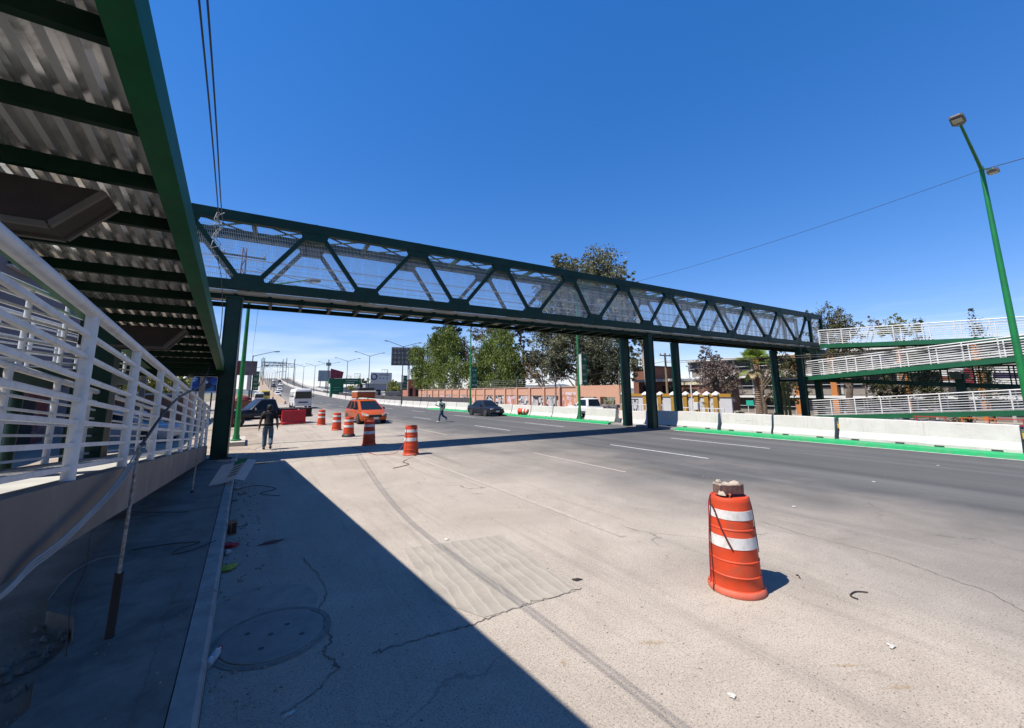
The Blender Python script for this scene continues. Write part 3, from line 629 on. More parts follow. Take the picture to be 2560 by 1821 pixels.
def rim(a, r_): d_ = (to_cam*math.cos(a) + lf*math.sin(a)); return b0 + d_*r_
def dpt(a, r_, z): v = rim(a, r_); return (v.x, v.y, z)
cord([dpt(1.25, .20, 1.0), dpt(1.35, .224, .9), dpt(1.3, .236, .72), dpt(1.32, .25, .5), dpt(1.28, .262, .3), dpt(1.2, .275, .12), dpt(1.12, .302, .085)], .007, MATS['red_cord'], 'red cord hanging down the side of the near drum')
cord([dpt(1.2, .205, .99), dpt(1.1, .225, .88), dpt(1.15, .238, .7), dpt(1.1, .252, .45), dpt(1.0, .266, .2), dpt(.88, .292, .09), dpt(.85, .312, .01)], .005, MATS['black_cord'], 'thin black cord trailing from the near drum rim to the ground')
cord([dpt(-1.5, .20, 1.0), dpt(-1.5, .222, .86), dpt(-1.45, .24, .6), dpt(-1.5, .25, .42)], .005, MATS['black_cord'], 'black cord on the sunless edge of the near drum')
cord([dpt(1.0, .226, .9), dpt(.75, .231, .84), dpt(.5, .237, .70), dpt(.2, .244, .55), dpt(.05, .247, .48)], .011, M('dark_red', (.10, .012, .012), .7), 'dark red band slanting across the front of the near drum', 'strap')  # dark slanting band on the drum front, drawn as a thin tube
q = G(1027, 1137); p_ = lambda dx, dy, z: (q.x+dx, q.y+dy, z)
cord([p_(-.2, -.05, .98), p_(-.235, -.1, .8), p_(-.26, -.12, .5), (q.x-.55, q.y-.05, .12), (G(960, 1137).x, G(960, 1137).y, .01), (G(935, 1137).x, G(935, 1137).y, .01), (G(880, 1118).x, G(880, 1118).y, .01)], .009, MATS['red_cord'], 'red cord sagging from the corded drum to the shaded drum')
cord([p_(.05, -.21, .98), p_(.1, -.235, .7), p_(.12, -.27, .3), p_(.08, -.33, .02), (*G(1008, 1155).xy, .01), (*G(1022, 1162).xy, .01), (*G(983, 1172).xy, .01)], .009, MATS['dark_red'], 'loose dark strap trailing from the corded drum onto the road')
cord([p_(-.18, -.1, 1.0), p_(-.05, -.2, 1.03), p_(.08, -.16, 1.02), p_(.17, -.06, 1.0)], .02, MATS['dark_red'], 'bunched dark cloth tied round the top of the corded drum', 'cloth')
q = G(871, 1092)
mb = MB(); mb.lathe([(.30, 0), (.33, .03), (.30, .10), (.27, .14)], 24); mb.build('rubber_skirt', MATS['black_cord'], label='dark rubber ring weighing down the foot of the strapped drum', cat='ring', loc=(0, 0, 0)).location = (q.x, q.y, 0)
# red water barrier
M('red_plastic', (.62, .008, .012), .4, var=.1, scale=3, dirt=(.7, .12, .1), dscale=5, damt=.35)
rb = T('plastic_barrier', 'faded red plastic road barrier behind the walking man', 'barrier', (2.9, 33.4, 0), R(12))
mb = MB(); prof = [(-.24, 0), (-.24, .12), (-.17, .2), (-.09, .95), (-.07, 1.0), (.07, 1.0), (.09, .95), (.17, .2), (.24, .12), (.24, 0)]
rings = [[(x, y_, z_) for y_, z_ in [(a*(.92 if abs(x) > .72 else 1), z__) for a, z__ in prof]] for x in (-.78, -.72, -.3, .3, .72, .78)]
mb.loft(rings); mb.build('shell', MATS['red_plastic'], rb)
for s_ in (-.5, .5): MB().box((s_, -.245, .05), (.22, .02, .1)).build('fork_slot', MATS['dark_block'], rb)
MB().lathe([(.04, 0), (.04, .05), (.03, .055)], 12, (.3, 0, 1.0)).build('filler_cap', MATS['reflect'], rb)

# street lamps
M('lamp_green', (.010, .23, .055), .4, var=.15, scale=2, dirt=(.02, .13, .06), dscale=3, damt=.5)
M('lamp_dark', (.03, .075, .065), .5, var=.15)
M('lamp_head', (.22, .20, .19), .5, var=.15); M('lens', (.75, .68, .52), .3, var=.05)
M('banner_green', (.01, .16, .06), .6, var=.15, scale=1.5); M('banner_back', (.72, .70, .66), .7, var=.1)
LG = 'double arm lamps along the median'
def lamp_median(mat, arms=(-1, 1), H=9.75, arm=2.55, rise=.72, r0=.105):
    me = {}
    me['pole'] = keep(MB().path([(0, 0, 0), (0, 0, H*.5), (0, 0, H)], [r0, r0*.8, r0*.55], 12), mat)
    me['base_flange'] = keep(MB().lathe([(r0*1.9, 0), (r0*1.9, .05), (r0*1.3, .07), (r0*1.15, .25)], 12), mat)
    me['arm'] = keep(MB().path([(-.04, 0, H-.12), (.35, 0, H+.02), (arm, 0, H+rise)], [r0*.5, r0*.45, r0*.34], 8), mat)
    me['lamp_head'] = keep(MB().loft([[(arm-.12+x*.1, y*.6, H+rise-.03+z*.6) for x, y, z in ((0, -.1, -.05), (0, .1, -.05), (0, .1, .05), (0, -.1, .05))], [(arm+.1, y, H+rise-.03+z) for y, z in ((-.16, -.06), (.16, -.06), (.16, .06), (-.16, .06))], [(arm+.52, y, H+rise+.02+z) for y, z in ((-.15, -.05), (.15, -.05), (.15, .04), (-.15, .04))], [(arm+.58, y, H+rise+.02+z) for y, z in ((-.1, -.03), (.1, -.03), (.1, .02), (-.1, .02))]]), MATS['lamp_head'], False)
    me['lens'] = keep(MB().box((arm+.3, 0, H+rise-.068), (.34, .22, .02)), MATS['lens'], False)
    return me
LM = lamp_median(MATS['lamp_green']); LD = lamp_median(MATS['lamp_dark'])
def lamp(loc, label, me, arms=(0, math.pi), banner=False, group=LG, rz=0, cat='street lamp'):
    r = T('street_lamp', label, cat, loc, rz, group)
    put(me['pole'], 'pole', r); put(me['base_flange'], 'base_flange', r)
    for a in arms:
        q_ = put(me['arm'], 'arm', r); q_.rotation_euler = (0, 0, a)
        hd = put(me['lamp_head'], 'lamp_head', r); hd.rotation_euler = (0, 0, a); put(me['lens'], 'lens', hd)
    if banner:
        for s_, mt_ in ((1, 'banner_green'), (-1, 'banner_back')):
            o = MB().box((s_*.5, -.02, 3.75), (.72, .015, 2.3)).build('banner', MATS[mt_], r); o.rotation_euler = (0, 0, 0 if s_ > 0 else R(62))
            if s_ > 0:
                mb = MB()
                for (x_, z_, w_, h_) in ((.22, 4.62, .16, .16), (.55, 4.62, .2, .16), (.25, 4.1, .5, .05), (.25, 3.96, .42, .05), (.25, 3.82, .46, .05), (.2, 3.45, .6, .04), (.2, 3.34, .5, .04), (.18, 2.95, .22, .16), (.5, 2.95, .3, .16)):
                    mb.quad((x_, -.0305, z_), (x_+w_, -.0305, z_), (x_+w_, -.0305, z_-h_), (x_, -.0305, z_-h_))
                mb.build('lettering', MATS['paint_white'], o, fix=False)
            for z_ in (2.58, 4.92): MB().tube((0, -.02, z_), (s_*.9, -.02, z_) if s_ > 0 else (-.45, -.8, z_), .015).build('banner_bar', MATS['lamp_dark'], r)
    return r
lamp((20.95, 2.05, .12), 'tall bright green lamp post beside the zigzag ramp, nearest on the median', LM)
lamp((21.1, 23.25, .10), 'bright green lamp post with green banner in the barrier row', LM, banner=True)
lamp((21.05, 41.2, .10), 'green lamp post with banner in front of the hanging trees', LM, banner=True)
lamp((21.05, 65.6, zr(65.6)), 'dark green lamp post with banner in front of the billboard', LD, banner=True)
for y, l_ in ((88, 'dark double arm lamp post rising behind the roof of the orange minivan'), (110, 'dark double arm lamp post behind the green direction sign'), (135, 'dark double arm lamp post by the green station totem'), (159, 'dark double arm lamp post at the foot of the overpass')):
    lamp((xb(y)+.1, y, zr(y)), l_, LD)
for y in (184, 208, 232, 256, 280, 304): lamp((xb(y)+.1, y, zr(y)), 'small far double arm lamp on top of the overpass', LD)
LS = lamp_median(MATS['lamp_green'], H=6.85, arm=2.3, rise=.6, r0=.105); LSD = lamp_median(MATS['lamp_dark'], H=6.9, arm=2.3, rise=.6, r0=.09)
pad = T('lamp_plinth', 'square concrete footing under the bright green lamp by the road', 'plinth', (-.42, 22.0, 0))
MB().prism([(-.98, 20.75, 0), (.06, 20.75, 0), (.06, 23.5, 0), (-.98, 23.5, 0)], (0, 0, -.1), (0, 0, .2)).build('block', M('plinth', (.55, .50, .43), .9, var=.12, scale=3, bump=.3), pad, world=True)
lamp((-.27, 21.45, .2), 'bright green lamp post on the square footing by the walking man', LS, arms=(0,), group='single arm lamps along the left side')
for y, l_ in ((60, 'single arm lamp with green banner beyond the black pickup'), (92, 'single arm lamp on the left of the service road, second beyond the pickup'), (125, 'far single arm lamp left of the overpass wall'), (155, 'far single arm lamp left of the overpass wall'), (190, 'far single arm lamp left of the overpass wall')):
    lamp((.2, y, 0), l_, LSD, arms=(0,), group='single arm lamps along the left side', banner=(y == 60))
for k in range(9):   # lamps of the overpass left edge
    y = 150+k*21; lamp((6.9, y, zr(y)), 'thin far lamp on the left parapet of the overpass', LSD, arms=(0,), group='lamps on the overpass parapet')
# ================================================================== vehicles
def paint(name, c): return M(name, c, .42, spec=.25, var=.05, scale=2, dirt=tuple(min(1, x*.7+.06) for x in c), dscale=1.5, damt=.3, coat=.25, obj=True)
glassmat('car_glass', (.008, .011, .014), .12); glassmat('car_glass_pale', (.10, .15, .15), .1)
M('tyre', (.018, .018, .018), .85, var=.1); M('rim', (.55, .55, .56), .3, metal=.8, var=.1); M('trim', (.02, .02, .022), .6, var=.1)
M('headlamp', (.75, .75, .72), .15, var=.05, spec=.9); M('tail', (.4, .01, .01), .3, var=.05); M('chrome', (.65, .65, .66), .2, metal=.9, var=.05); M('plate', (.75, .75, .72), .5, var=.05)
def ringcar(x, zb, zs, zt, wl, wm, wt):
    return [(x, -wl, zb), (x, -wm, zb+.16), (x, -wm*1.0, zs-.10), (x, -wm*.985, zs), (x, -wt, zt), (x, wt, zt), (x, wm*.985, zs), (x, wm, zs-.10), (x, wm, zb+.16), (x, wl, zb)]
def body(r, sts, mat, nm='body'):
    mb = MB(); mb.loft([ringcar(*s_) for s_ in sts]); return mb.build(nm, mat, r, smooth=True)
def cabin(r, base, roof, zb, zt, wb, wr, mat, glass, sides, crown=.03, front=True, rear=True):
    """base/roof: (x rear, x front). sides: list of (t0, t1) windows along each side"""
    (b0_, b1_), (r0_, r1_) = base, roof; mb = MB()
    def ring(x0, x1, w_, z, c): return [(x0+c, -w_, z), (x1-c, -w_, z), (x1, -w_+c, z), (x1, w_-c, z), (x1-c, w_, z), (x0+c, w_, z), (x0, w_-c, z), (x0, -w_+c, z)]
    mb.loft([ring(b0_, b1_, wb, zb, .06), ring(r0_, r1_, wr, zt-.06, .10), ring(r0_+.1, r1_-.12, wr-.1, zt, .1), ring(r0_+.5, r1_-.5, wr-.35, zt+crown*.4, .1)]); o = mb.build('cabin', mat, r, smooth=True)
    H = zt-.06-zb
    def P(side, t_, v):   # t along length, v up
        xa, xc = lerp(b0_+.06, r0_+.1, v), lerp(b1_-.06, r1_-.1, v); return Vector((lerp(xa, xc, t_), side*(lerp(wb, wr, v)+.006), zb+H*v))
    for s_ in (-1, 1):
        for (t0, t1) in sides:
            MB().quad(P(s_, t0, .10), P(s_, t1, .10), P(s_, t1-(.02 if t1 < .95 else .0), .9), P(s_, t0+(.02 if t0 > .05 else 0), .9)).build('side_window', MATS[glass], o, fix=False)
    def E(x0, x1, nm, sg):
        f_ = lambda v, y: (lerp(x0, x1, v)+sg*.008, y*(lerp(wb, wr, v)-.12), zb+H*v)
        MB().quad(f_(.08, -1), f_(.08, 1), f_(.93, 1), f_(.93, -1)).build(nm, MATS[glass], o, fix=False)
    if front: E(b1_, r1_, 'windscreen', 1)
    if rear: E(b0_, r0_, 'rear_window', -1)
    return o
def wheel(r, x, y, rad=.33, w_=.22):
    s_ = 1 if y > 0 else -1; ax = Matrix.Rotation(R(-90*s_), 3, 'X')
    MB().lathe([(rad+.07, -.02), (rad+.07, .012), (.02, .012)], 20, (x, y-s_*.012, rad+.02), ax).build('wheel_arch', MATS['trim'], r)
    t_ = MB().lathe([(rad*.62, -w_), (rad*.9, -w_), (rad, -w_*.75), (rad, -.02), (rad*.93, .03), (rad*.62, .034)], 22, (x, y, rad), ax).build('tyre', MATS['tyre'], r, smooth=True)
    MB().lathe([(rad*.64, .02), (rad*.6, .036), (rad*.5, .03), (rad*.42, .018), (rad*.16, .03), (.03, .038)], 20, (x, y, rad), ax).build('rim', MATS['rim'], t_, smooth=True)
def lights(r, xf, y, z, w_, h_, xr_=None, dx=.03):
    for s_ in (-1, 1):
        MB().cb((xf-dx, s_*y, z), (.12, w_, h_), .02).build('headlight', MATS['headlamp'], r)
        if xr_ is not None: MB().cb((xr_+dx, s_*y, z+.15), (.08, w_*.6, h_*1.5), .01).build('tail_light', MATS['tail'], r)
def mirror(r, x, y, z, mat):
    for s_ in (-1, 1): MB().cb((x, s_*y, z), (.1, .2, .15), .02).build('mirror', mat, r)

# orange minivan with roof load
van = T('minivan', 'orange minivan facing the camera with boxes tied on its roof', 'minivan', (7.55, 32.0, 0), R(-90+3))
po = paint('van_orange', (.50, .085, .012))
body(van, [(-2.36, .34, .75, .80, .70, .84, .78), (-2.28, .24, .86, .93, .80, .93, .86), (-1.2, .20, .92, .99, .86, .96, .90), (.6, .20, .93, 1.0, .86, .96, .90), (1.25, .20, .90, 1.0, .86, .96, .84), (1.9, .22, .80, .90, .84, .93, .74), (2.25, .26, .68, .76, .78, .86, .62), (2.40, .32, .55, .60, .62, .70, .46)], po)
cabin(van, (-2.3, 1.72), (-1.95, .34), .93, 1.70, .90, .66, po, 'car_glass', [(.02, .28), (.31, .60), (.63, .94)])
for x in (-1.45, 1.48): [wheel(van, x, s_*.955) for s_ in (-1, 1)]
for s_ in (-1, 1): MB().loft([[(2.14, s_*.86, .62), (2.14, s_*.86, .80), (2.36, s_*.50, .70), (2.36, s_*.50, .60)], [(2.24, s_*.88, .60), (2.22, s_*.88, .80), (2.43, s_*.50, .70), (2.45, s_*.50, .58)]]).build('headlight', MATS['headlamp'], van)
MB().cb((2.37, 0, .58), (.1, .86, .16), .02).build('grille', MATS['trim'], van); MB().cb((2.38, 0, .38), (.14, 1.5, .16), .03).build('bumper', po, van)
MB().box((2.465, .05, .42), (.01, .36, .15)).build('number_plate', MATS['plate'], van); mirror(van, .95, 1.02, 1.06, MATS['trim'])
for s_ in (-1, 1): MB().bar((-1.7, s_*.6, 1.80), (.3, s_*.6, 1.80), .04, .05).build('roof_rack', MATS['trim'], van)
for (c_, d_, mt_, lab) in (((-.75, 0, 2.03), (1.5, 1.35, .40), ('load_orange', (.45, .10, .02)), 'orange chest tied on the minivan roof'), ((-.72, .02, 2.285), (1.62, 1.42, .10), ('load_white', (.72, .66, .58)), 'pale folded tarpaulin on the minivan roof load'), ((-.8, .05, 2.45), (1.3, 1.2, .25), ('load_black', (.012, .012, .012)), 'flat black case on top of the minivan roof load')):
    rz_ = van.rotation_euler.z; w_ = Matrix.Rotation(rz_, 3, 'Z') @ Vector(c_) + van.location
    MB().cb((0, 0, 0), d_, .04).build('roof_load', M(mt_[0], mt_[1], .6, var=.2, scale=3), label=lab, cat='luggage', loc=(0, 0, 0)).location = w_
    o = bpy.data.objects[-1] if False else None
for o in [o for o in bpy.data.objects if o.name.startswith('roof_load')]: o.rotation_euler = (0, 0, van.rotation_euler.z)

# dark saloon
sed = T('sedan', 'dark blue saloon car driving along the far lane by the barriers', 'car', (19.0, 34.0, 0), R(-90+2))
pb = paint('car_navy', (.010, .014, .024))
body(sed, [(-2.08, .35, .70, .84, .62, .76, .66), (-2.0, .24, .78, .92, .76, .83, .72), (-1.3, .18, .80, .93, .80, .85, .76), (.7, .18, .80, .90, .80, .85, .76), (1.3, .18, .76, .86, .80, .84, .70), (1.9, .22, .68, .76, .76, .80, .62), (2.06, .30, .60, .66, .60, .70, .54)], pb)
cabin(sed, (-1.55, 1.05), (-.95, .38), .88, 1.42, .78, .58, pb, 'car_glass', [(.06, .46), (.50, .92)])
for x in (-1.28, 1.28): [wheel(sed, x, s_*.84, .30, .2) for s_ in (-1, 1)]
lights(sed, 2.02, .55, .62, .30, .14, -2.04); MB().cb((2.03, 0, .62), (.08, .72, .12), .02).build('grille', MATS['trim'], sed); MB().cb((2.06, 0, .40), (.12, 1.5, .18), .03).build('bumper', MATS['trim'], sed)
MB().box((2.13, .0, .45), (.01, .36, .15)).build('number_plate', MATS['plate'], sed); mirror(sed, .6, .92, .95, pb)

def pickup(r, mat, glass, L=5.3, wd=.96, rad=.38, trimcol='trim', rimz=.78, single=True):
    hf = L/2
    body(r, [(-.55, .42, .95, 1.06, .80, wd-.03, wd-.08), (.5, .42, .96, 1.07, .82, wd, wd-.06), (1.1, .42, .96, 1.10, .82, wd, wd-.10), (hf-.5, .44, .94, 1.06, .80, wd, wd-.14), (hf-.12, .48, .90, 1.00, .78, wd-.04, wd-.2), (hf, .52, .84, .92, .7, wd-.1, wd-.26)], mat)
    cabin(r, (-.62, 1.28), (-.42, .62), 1.04, 1.80, wd-.08, wd-.24, mat, glass, [(.08, .30), (.34, .90)] if not single else [(.1, .9)])
    bed = MB()
    for s_ in (-1, 1): bed.box((-(hf+.6)/2, s_*(wd-.06), .78), (hf-.6, .1, .66))
    bed.box((-hf+.04, 0, .80), (.08, 2*wd-.1, .60)); bed.box((-(hf+.6)/2, 0, .56), (hf-.62, 2*wd-.16, .10)); bed.build('cargo_bed', mat, r)
    for s_ in (-1, 1): MB().box((-(hf+.6)/2, s_*(wd-.06), 1.118), (hf-.6, .12, .02)).build('bed_rail', MATS['chrome'], r)
    MB().cb((hf+.04, 0, .52), (.16, 2*wd-.08, .2), .03).build('bumper', MATS['chrome'], r); MB().cb((-hf-.05, 0, .55), (.16, 2*wd-.1, .18), .03).build('bumper', MATS['chrome'], r)
    MB().cb((hf-.02, 0, .80), (.08, .9, .24), .02).build('grille', MATS['trim'], r)
    for x in (-hf+1.12, hf-.92): [wheel(r, x, s_*(wd-.005), rad, .26) for s_ in (-1, 1)]
    lights(r, hf, wd-.24, .80, .28, .2, -hf, .04); mirror(r, .95, wd+.08, 1.15, MATS['chrome'])
    for s_ in (-1, 1): MB().box((0, s_*(wd+.004), .62), (1.9, .02, .06)).build('side_strip', MATS['chrome'], r)
pk = T('pickup_truck', 'black pickup truck with chrome trim pulling out across the roadside', 'pickup', (1.15, 34.3, 0), math.atan2(-1.3, -4.6))
pickup(pk, paint('pickup_black', (.008, .009, .014)), 'car_glass', 5.7)
wp = T('pickup_truck', 'white pickup truck on the side road behind the barriers', 'pickup', (27.0, 28.3, -.25), R(90))
pickup(wp, paint('pickup_white', (.78, .78, .77)), 'car_glass', 5.2)
M('tarp', (.20, .16, .15), .9, var=.3, scale=6)
mb = MB(); random.seed(2)
for k in range(6): mb.cb((27.0+random.uniform(-.5, .5), 25.4+k*.32, .75+random.uniform(0, .14)), (.5, .34, .3), .06, random.random())
mb.build('cargo_sacks', MATS['tarp'], label='brown bundle and sacks in the bed of the white pickup', cat='cargo', loc=(27, 26.2, .6))

# buses and vans
def busveh(r, mat, L, wd, H, glass='car_glass', win=5, rad=.42, zb=.35, nose=.25):
    hf = L/2
    mb = MB()
    def ring(x, zt, w_): return [(x, -w_+.04, zb), (x, -w_, zb+.25), (x, -w_, zt*.58), (x, -w_+.10, zt-.16), (x, -w_+.24, zt), (x, w_-.24, zt), (x, w_-.10, zt-.16), (x, w_, zt*.58), (x, w_, zb+.25), (x, w_-.04, zb)]
    mb.loft([ring(-hf, H-.08, wd-.06), ring(-hf+.15, H, wd), ring(hf-.5, H, wd), ring(hf-.12, H-.10, wd-.03), ring(hf, H-.45, wd-.10)]); mb.build('body', mat, r, smooth=True)
    zt0, zt1 = H*.50, H*.86
    MB().loft([[(hf-.1, -wd+.12, zt0), (hf-.1, wd-.12, zt0), (hf-.16, wd-.2, zt1), (hf-.16, -wd+.2, zt1)], [(hf+.035, -wd+.12, zt0), (hf+.035, wd-.12, zt0), (hf+.02, wd-.16, zt1), (hf+.02, -wd+.16, zt1)]]).build('windscreen', MATS[glass], r)
    for s_ in (-1, 1):
        for k in range(win):
            x0 = -hf+.4+k*(L-1.6)/win; x1 = x0+(L-1.6)/win-.12
            MB().quad((x0, s_*(wd+.006-.0), H*.56), (x1, s_*(wd+.006), H*.56), (x1, s_*(wd-.07), H*.84), (x0, s_*(wd-.07), H*.84)).build('side_window', MATS[glass], r, fix=False)
    MB().quad((hf-1.15, -(wd+.008), zb+.1), (hf-.45, -(wd+.008), zb+.1), (hf-.45, -(wd-.06), H*.84), (hf-1.15, -(wd-.06), H*.84)).build('door', MATS[glass], r, fix=False)
    for x in (-hf+L*.22, hf-L*.16): [wheel(r, x, s_*(wd-.0), rad, .3) for s_ in (-1, 1)]
    lights(r, hf, wd-.32, zb+.42, .34, .2, -hf, .03); MB().cb((hf-.02, 0, zb+.12), (.16, 2*wd-.14, .26), .03).build('bumper', mat, r)
    MB().box((hf+.035, 0, zb+.52), (.02, 1.2, .16)).build('grille', MATS['trim'], r); mirror(r, hf-.05, wd+.1, H*.62, MATS['trim'])
vx = atY(757, 1012, 64).x
bus = T('bus', 'white bus coming down the main road with a dark windscreen', 'bus', (vx, 67.8, zr(66)+.05), R(-90))
busveh(bus, paint('bus_white', (.80, .80, .79)), 7.6, 1.16, 2.75)
v2 = T('passenger_van', 'white van on the service road below the overpass wall', 'van', (2.3, 114, .0), R(-90)); busveh(v2, MATS['bus_white'], 5.4, 1.0, 2.35, win=3, rad=.34, zb=.25)
yb = T('bus', 'yellow bus on the service road beside the overpass wall', 'bus', (4.3, 142, .0), R(-90)); busveh(yb, paint('bus_yellow', (.62, .50, .06)), 8, 1.2, 3.0)
def smallcar(loc, rz, mat, label, g=None):
    r = T('car', label, 'car', loc, rz, g)
    body(r, [(-2.0, .3, .72, .86, .62, .78, .66), (-1.3, .18, .80, .93, .80, .85, .76), (.7, .18, .80, .90, .80, .85, .76), (1.9, .22, .68, .76, .74, .78, .62), (2.02, .3, .6, .66, .6, .7, .54)], mat)
    cabin(r, (-1.7, 1.05), (-1.2, .38), .88, 1.45, .78, .60, mat, 'car_glass', [(.06, .46), (.50, .92)])
    for x in (-1.25, 1.28): [wheel(r, x, s_*.84, .30, .2) for s_ in (-1, 1)]
    lights(r, 1.98, .55, .62, .30, .14, -1.98); return r
CG = 'cars coming over the overpass'
pw = MATS['bus_white']; dk = paint('car_grey', (.06, .065, .07))
for (x, Y, mt_, l_) in ((694, 140, pw, 'white car low on the overpass slope, nearest to the bus'), (698, 178, pw, 'white car halfway up the overpass slope'), (683, 215, dk, 'dark car high on the overpass slope'), (700, 225, pw, 'pale car beside the barrier near the overpass crest'), (682, 262, pw, 'pale high vehicle on the crest of the overpass'), (697, 258, dk, 'dark car by the barrier on the overpass crest')):
    X_ = atY(x, 980, Y).x; o = smallcar((X_, Y, zr(Y)), R(-90), mt_, l_, CG); o.rotation_euler = (0, math.atan(20*(Y-60)/220/220), R(-90))
smallcar((24.6, 108, zr(108)), R(90), dk, 'black car on the opposite carriageway behind the bus')
smallcar((28.2, 67.5, -.1), R(90), paint('car_red', (.35, .02, .03)), 'red car behind the screen fence under the trees')
smallcar((27.6, 58.5, -.15), R(90), paint('car_yellow', (.70, .55, .03)), 'yellow car behind the barriers under the trees')
smallcar((-4.5, 25.5, 0), R(-20), paint('car_silver', (.40, .43, .46)), 'dusty silver car parked behind the left ramp railing')

# ================================================================== people
M('skin', (.22, .115, .075), .6, var=.08, obj=True); M('hair', (.008, .007, .006), .7, var=.1); M('black_cloth', (.010, .010, .011), .9, var=.2, scale=9, obj=True)
M('jeans', (.055, .11, .17), .9, var=.35, scale=6, dirt=(.16, .24, .30), dscale=4, damt=.6, obj=True); M('shoe', (.03, .028, .027), .7); M('shoe_white', (.7, .68, .64), .6); M('teal_cloth', (.10, .20, .21), .9, var=.2, scale=7, obj=True); M('pack', (.015, .03, .03), .8, var=.2)
def skin(name, verts, edges, radii, mat, parent, sub=2, root=0):
    me = bpy.data.meshes.new(name); me.from_pydata(verts, edges, []); o = put(me, name, parent)
    o.modifiers.new('Skin', 'SKIN').use_smooth_shade = True
    sv = me.skin_vertices[0].data
    for i, r_ in enumerate(radii): sv[i].radius = (r_, r_) if not isinstance(r_, tuple) else r_
    sv[root].use_root = True
    ss = o.modifiers.new('Sub', 'SUBSURF'); ss.levels = ss.render_levels = sub
    me.materials.append(mat); return o
def person(loc, rz, label, J, top, legs, shoe, sleeve=.55, pack=False):
    """J: joints in local space, +x = the way the person faces, +y = left"""
    r = T('person', label, 'person', loc, rz)
    V, E_, Rr = [], [], []
    def v(p_, r_): V.append(tuple(p_)); Rr.append(r_); return len(V)-1
    pel = v(J['pel'], .13); wai = v(J['wai'], .125); che = v(J['che'], .15); nek = v(J['nek'], .065); hd0 = v(J['hd0'], .075)
    E_ += [(pel, wai), (wai, che), (che, nek), (nek, hd0)]
    h1 = v(Vector(J['hd0'])+Vector((.015, 0, .075)), .098); h2 = v(Vector(J['hd0'])+Vector((0, 0, .15)), .085); E_ += [(hd0, h1), (h1, h2)]
    for s_ in ('L', 'R'):
        sh = v(J['sh'+s_], .07); el_ = v(J['el'+s_], .052); wr = v(J['wr'+s_], .036); E_ += [(che, sh), (sh, el_), (el_, wr)]
        d_ = (Vector(J['wr'+s_])-Vector(J['el'+s_])).normalized(); side_ = Vector((1, 0, 0)); side_ = (side_-d_*side_.dot(d_)).normalized()
        pm = v(Vector(J['wr'+s_])+d_*.06, .034); E_.append((wr, pm))
        for k, ln in enumerate((.062, .072, .068, .055)):
            a = Vector(J['wr'+s_])+d_*.09+side_*(.027-.018*k); f1 = v(a, .0095); f2 = v(a+d_*ln*.55, .009); f3 = v(a+d_*ln*.9+Vector((0, .012*(1 if s_ == 'R' else -1), 0)), .008); E_ += [(pm, f1), (f1, f2), (f2, f3)]
        t1 = v(Vector(J['wr'+s_])+d_*.05+side_*.045, .011); t2 = v(Vector(J['wr'+s_])+d_*.095+side_*.055, .009); E_ += [(pm, t1), (t1, t2)]
        hp = v(J['hp'+s_], .088); kn = v(J['kn'+s_], .058); an = v(J['an'+s_], .042); to = v(J['to'+s_], .036); E_ += [(pel, hp), (hp, kn), (kn, an), (an, to)]
    skin('body', V, E_, Rr, MATS['skin'], r, 1)
    sv_ = lambda a, c, t_: Vector(a).lerp(Vector(c), t_)
    V2 = [J['wai'], J['che'], sv_(J['che'], J['nek'], .6), sv_(J['pel'], J['wai'], .35)]; E2 = [(0, 1), (1, 2), (3, 0)]; R2 = [(.20, .165), (.235, .175), (.11, .10), (.19, .165)]
    for s_ in ('L', 'R'):
        n_ = len(V2); V2 += [J['sh'+s_], sv_(J['sh'+s_], J['el'+s_], sleeve), sv_(J['sh'+s_], J['el'+s_], sleeve+.28)]; R2 += [.105, .085, .08]; E2 += [(1, n_), (n_, n_+1), (n_+1, n_+2)]
    skin('shirt', [tuple(a) for a in V2], E2, R2, top, r, 2)
    V3 = [J['pel'], sv_(J['pel'], J['wai'], .5)]; E3 = [(0, 1)]; R3 = [(.19, .165), (.18, .16)]
    for s_ in ('L', 'R'):
        n_ = len(V3); V3 += [J['hp'+s_], sv_(J['hp'+s_], J['kn'+s_], .5), J['kn'+s_], sv_(J['kn'+s_], J['an'+s_], .5), sv_(J['kn'+s_], J['an'+s_], .98)]; R3 += [.125, .108, .09, .082, .078]; E3 += [(0, n_)]+[(n_+i, n_+i+1) for i in range(4)]
    skin('trousers', [tuple(a) for a in V3], E3, R3, legs, r, 2)
    for s_ in ('L', 'R'):
        d_ = (Vector(J['to'+s_])-Vector(J['an'+s_])); d_.z *= 1
        skin('shoe', [tuple(Vector(J['an'+s_])+Vector((-.02, 0, -.03))), tuple(sv_(J['an'+s_], J['to'+s_], .6)+Vector((0, 0, -.01))), tuple(Vector(J['to'+s_])+d_.normalized()*.02)], [(0, 1), (1, 2)], [.055, .052, .040], shoe, r, 2)
    hp_ = Vector(J['hd0'])
    mb = MB(); mb.lathe([(.02, .215), (.07, .205), (.1, .165), (.108, .11), (.105, .05), (.09, .01)], 16, (hp_.x-.018, hp_.y, hp_.z-.01)); hr = mb.build('hair', MATS['hair'], r, smooth=True); hr.location = (0, 0, 0)
    f_ = Vector((hp_.x+.085, hp_.y, hp_.z+.06))
    MB().loft([[(f_.x+.005, f_.y-.015, f_.z-.02), (f_.x+.005, f_.y+.015, f_.z-.02), (f_.x-.005, f_.y, f_.z+.03)], [(f_.x+.03, f_.y-.006, f_.z-.018), (f_.x+.03, f_.y+.006, f_.z-.018), (f_.x+.01, f_.y, f_.z+.02)]]).build('nose', MATS['skin'], r)
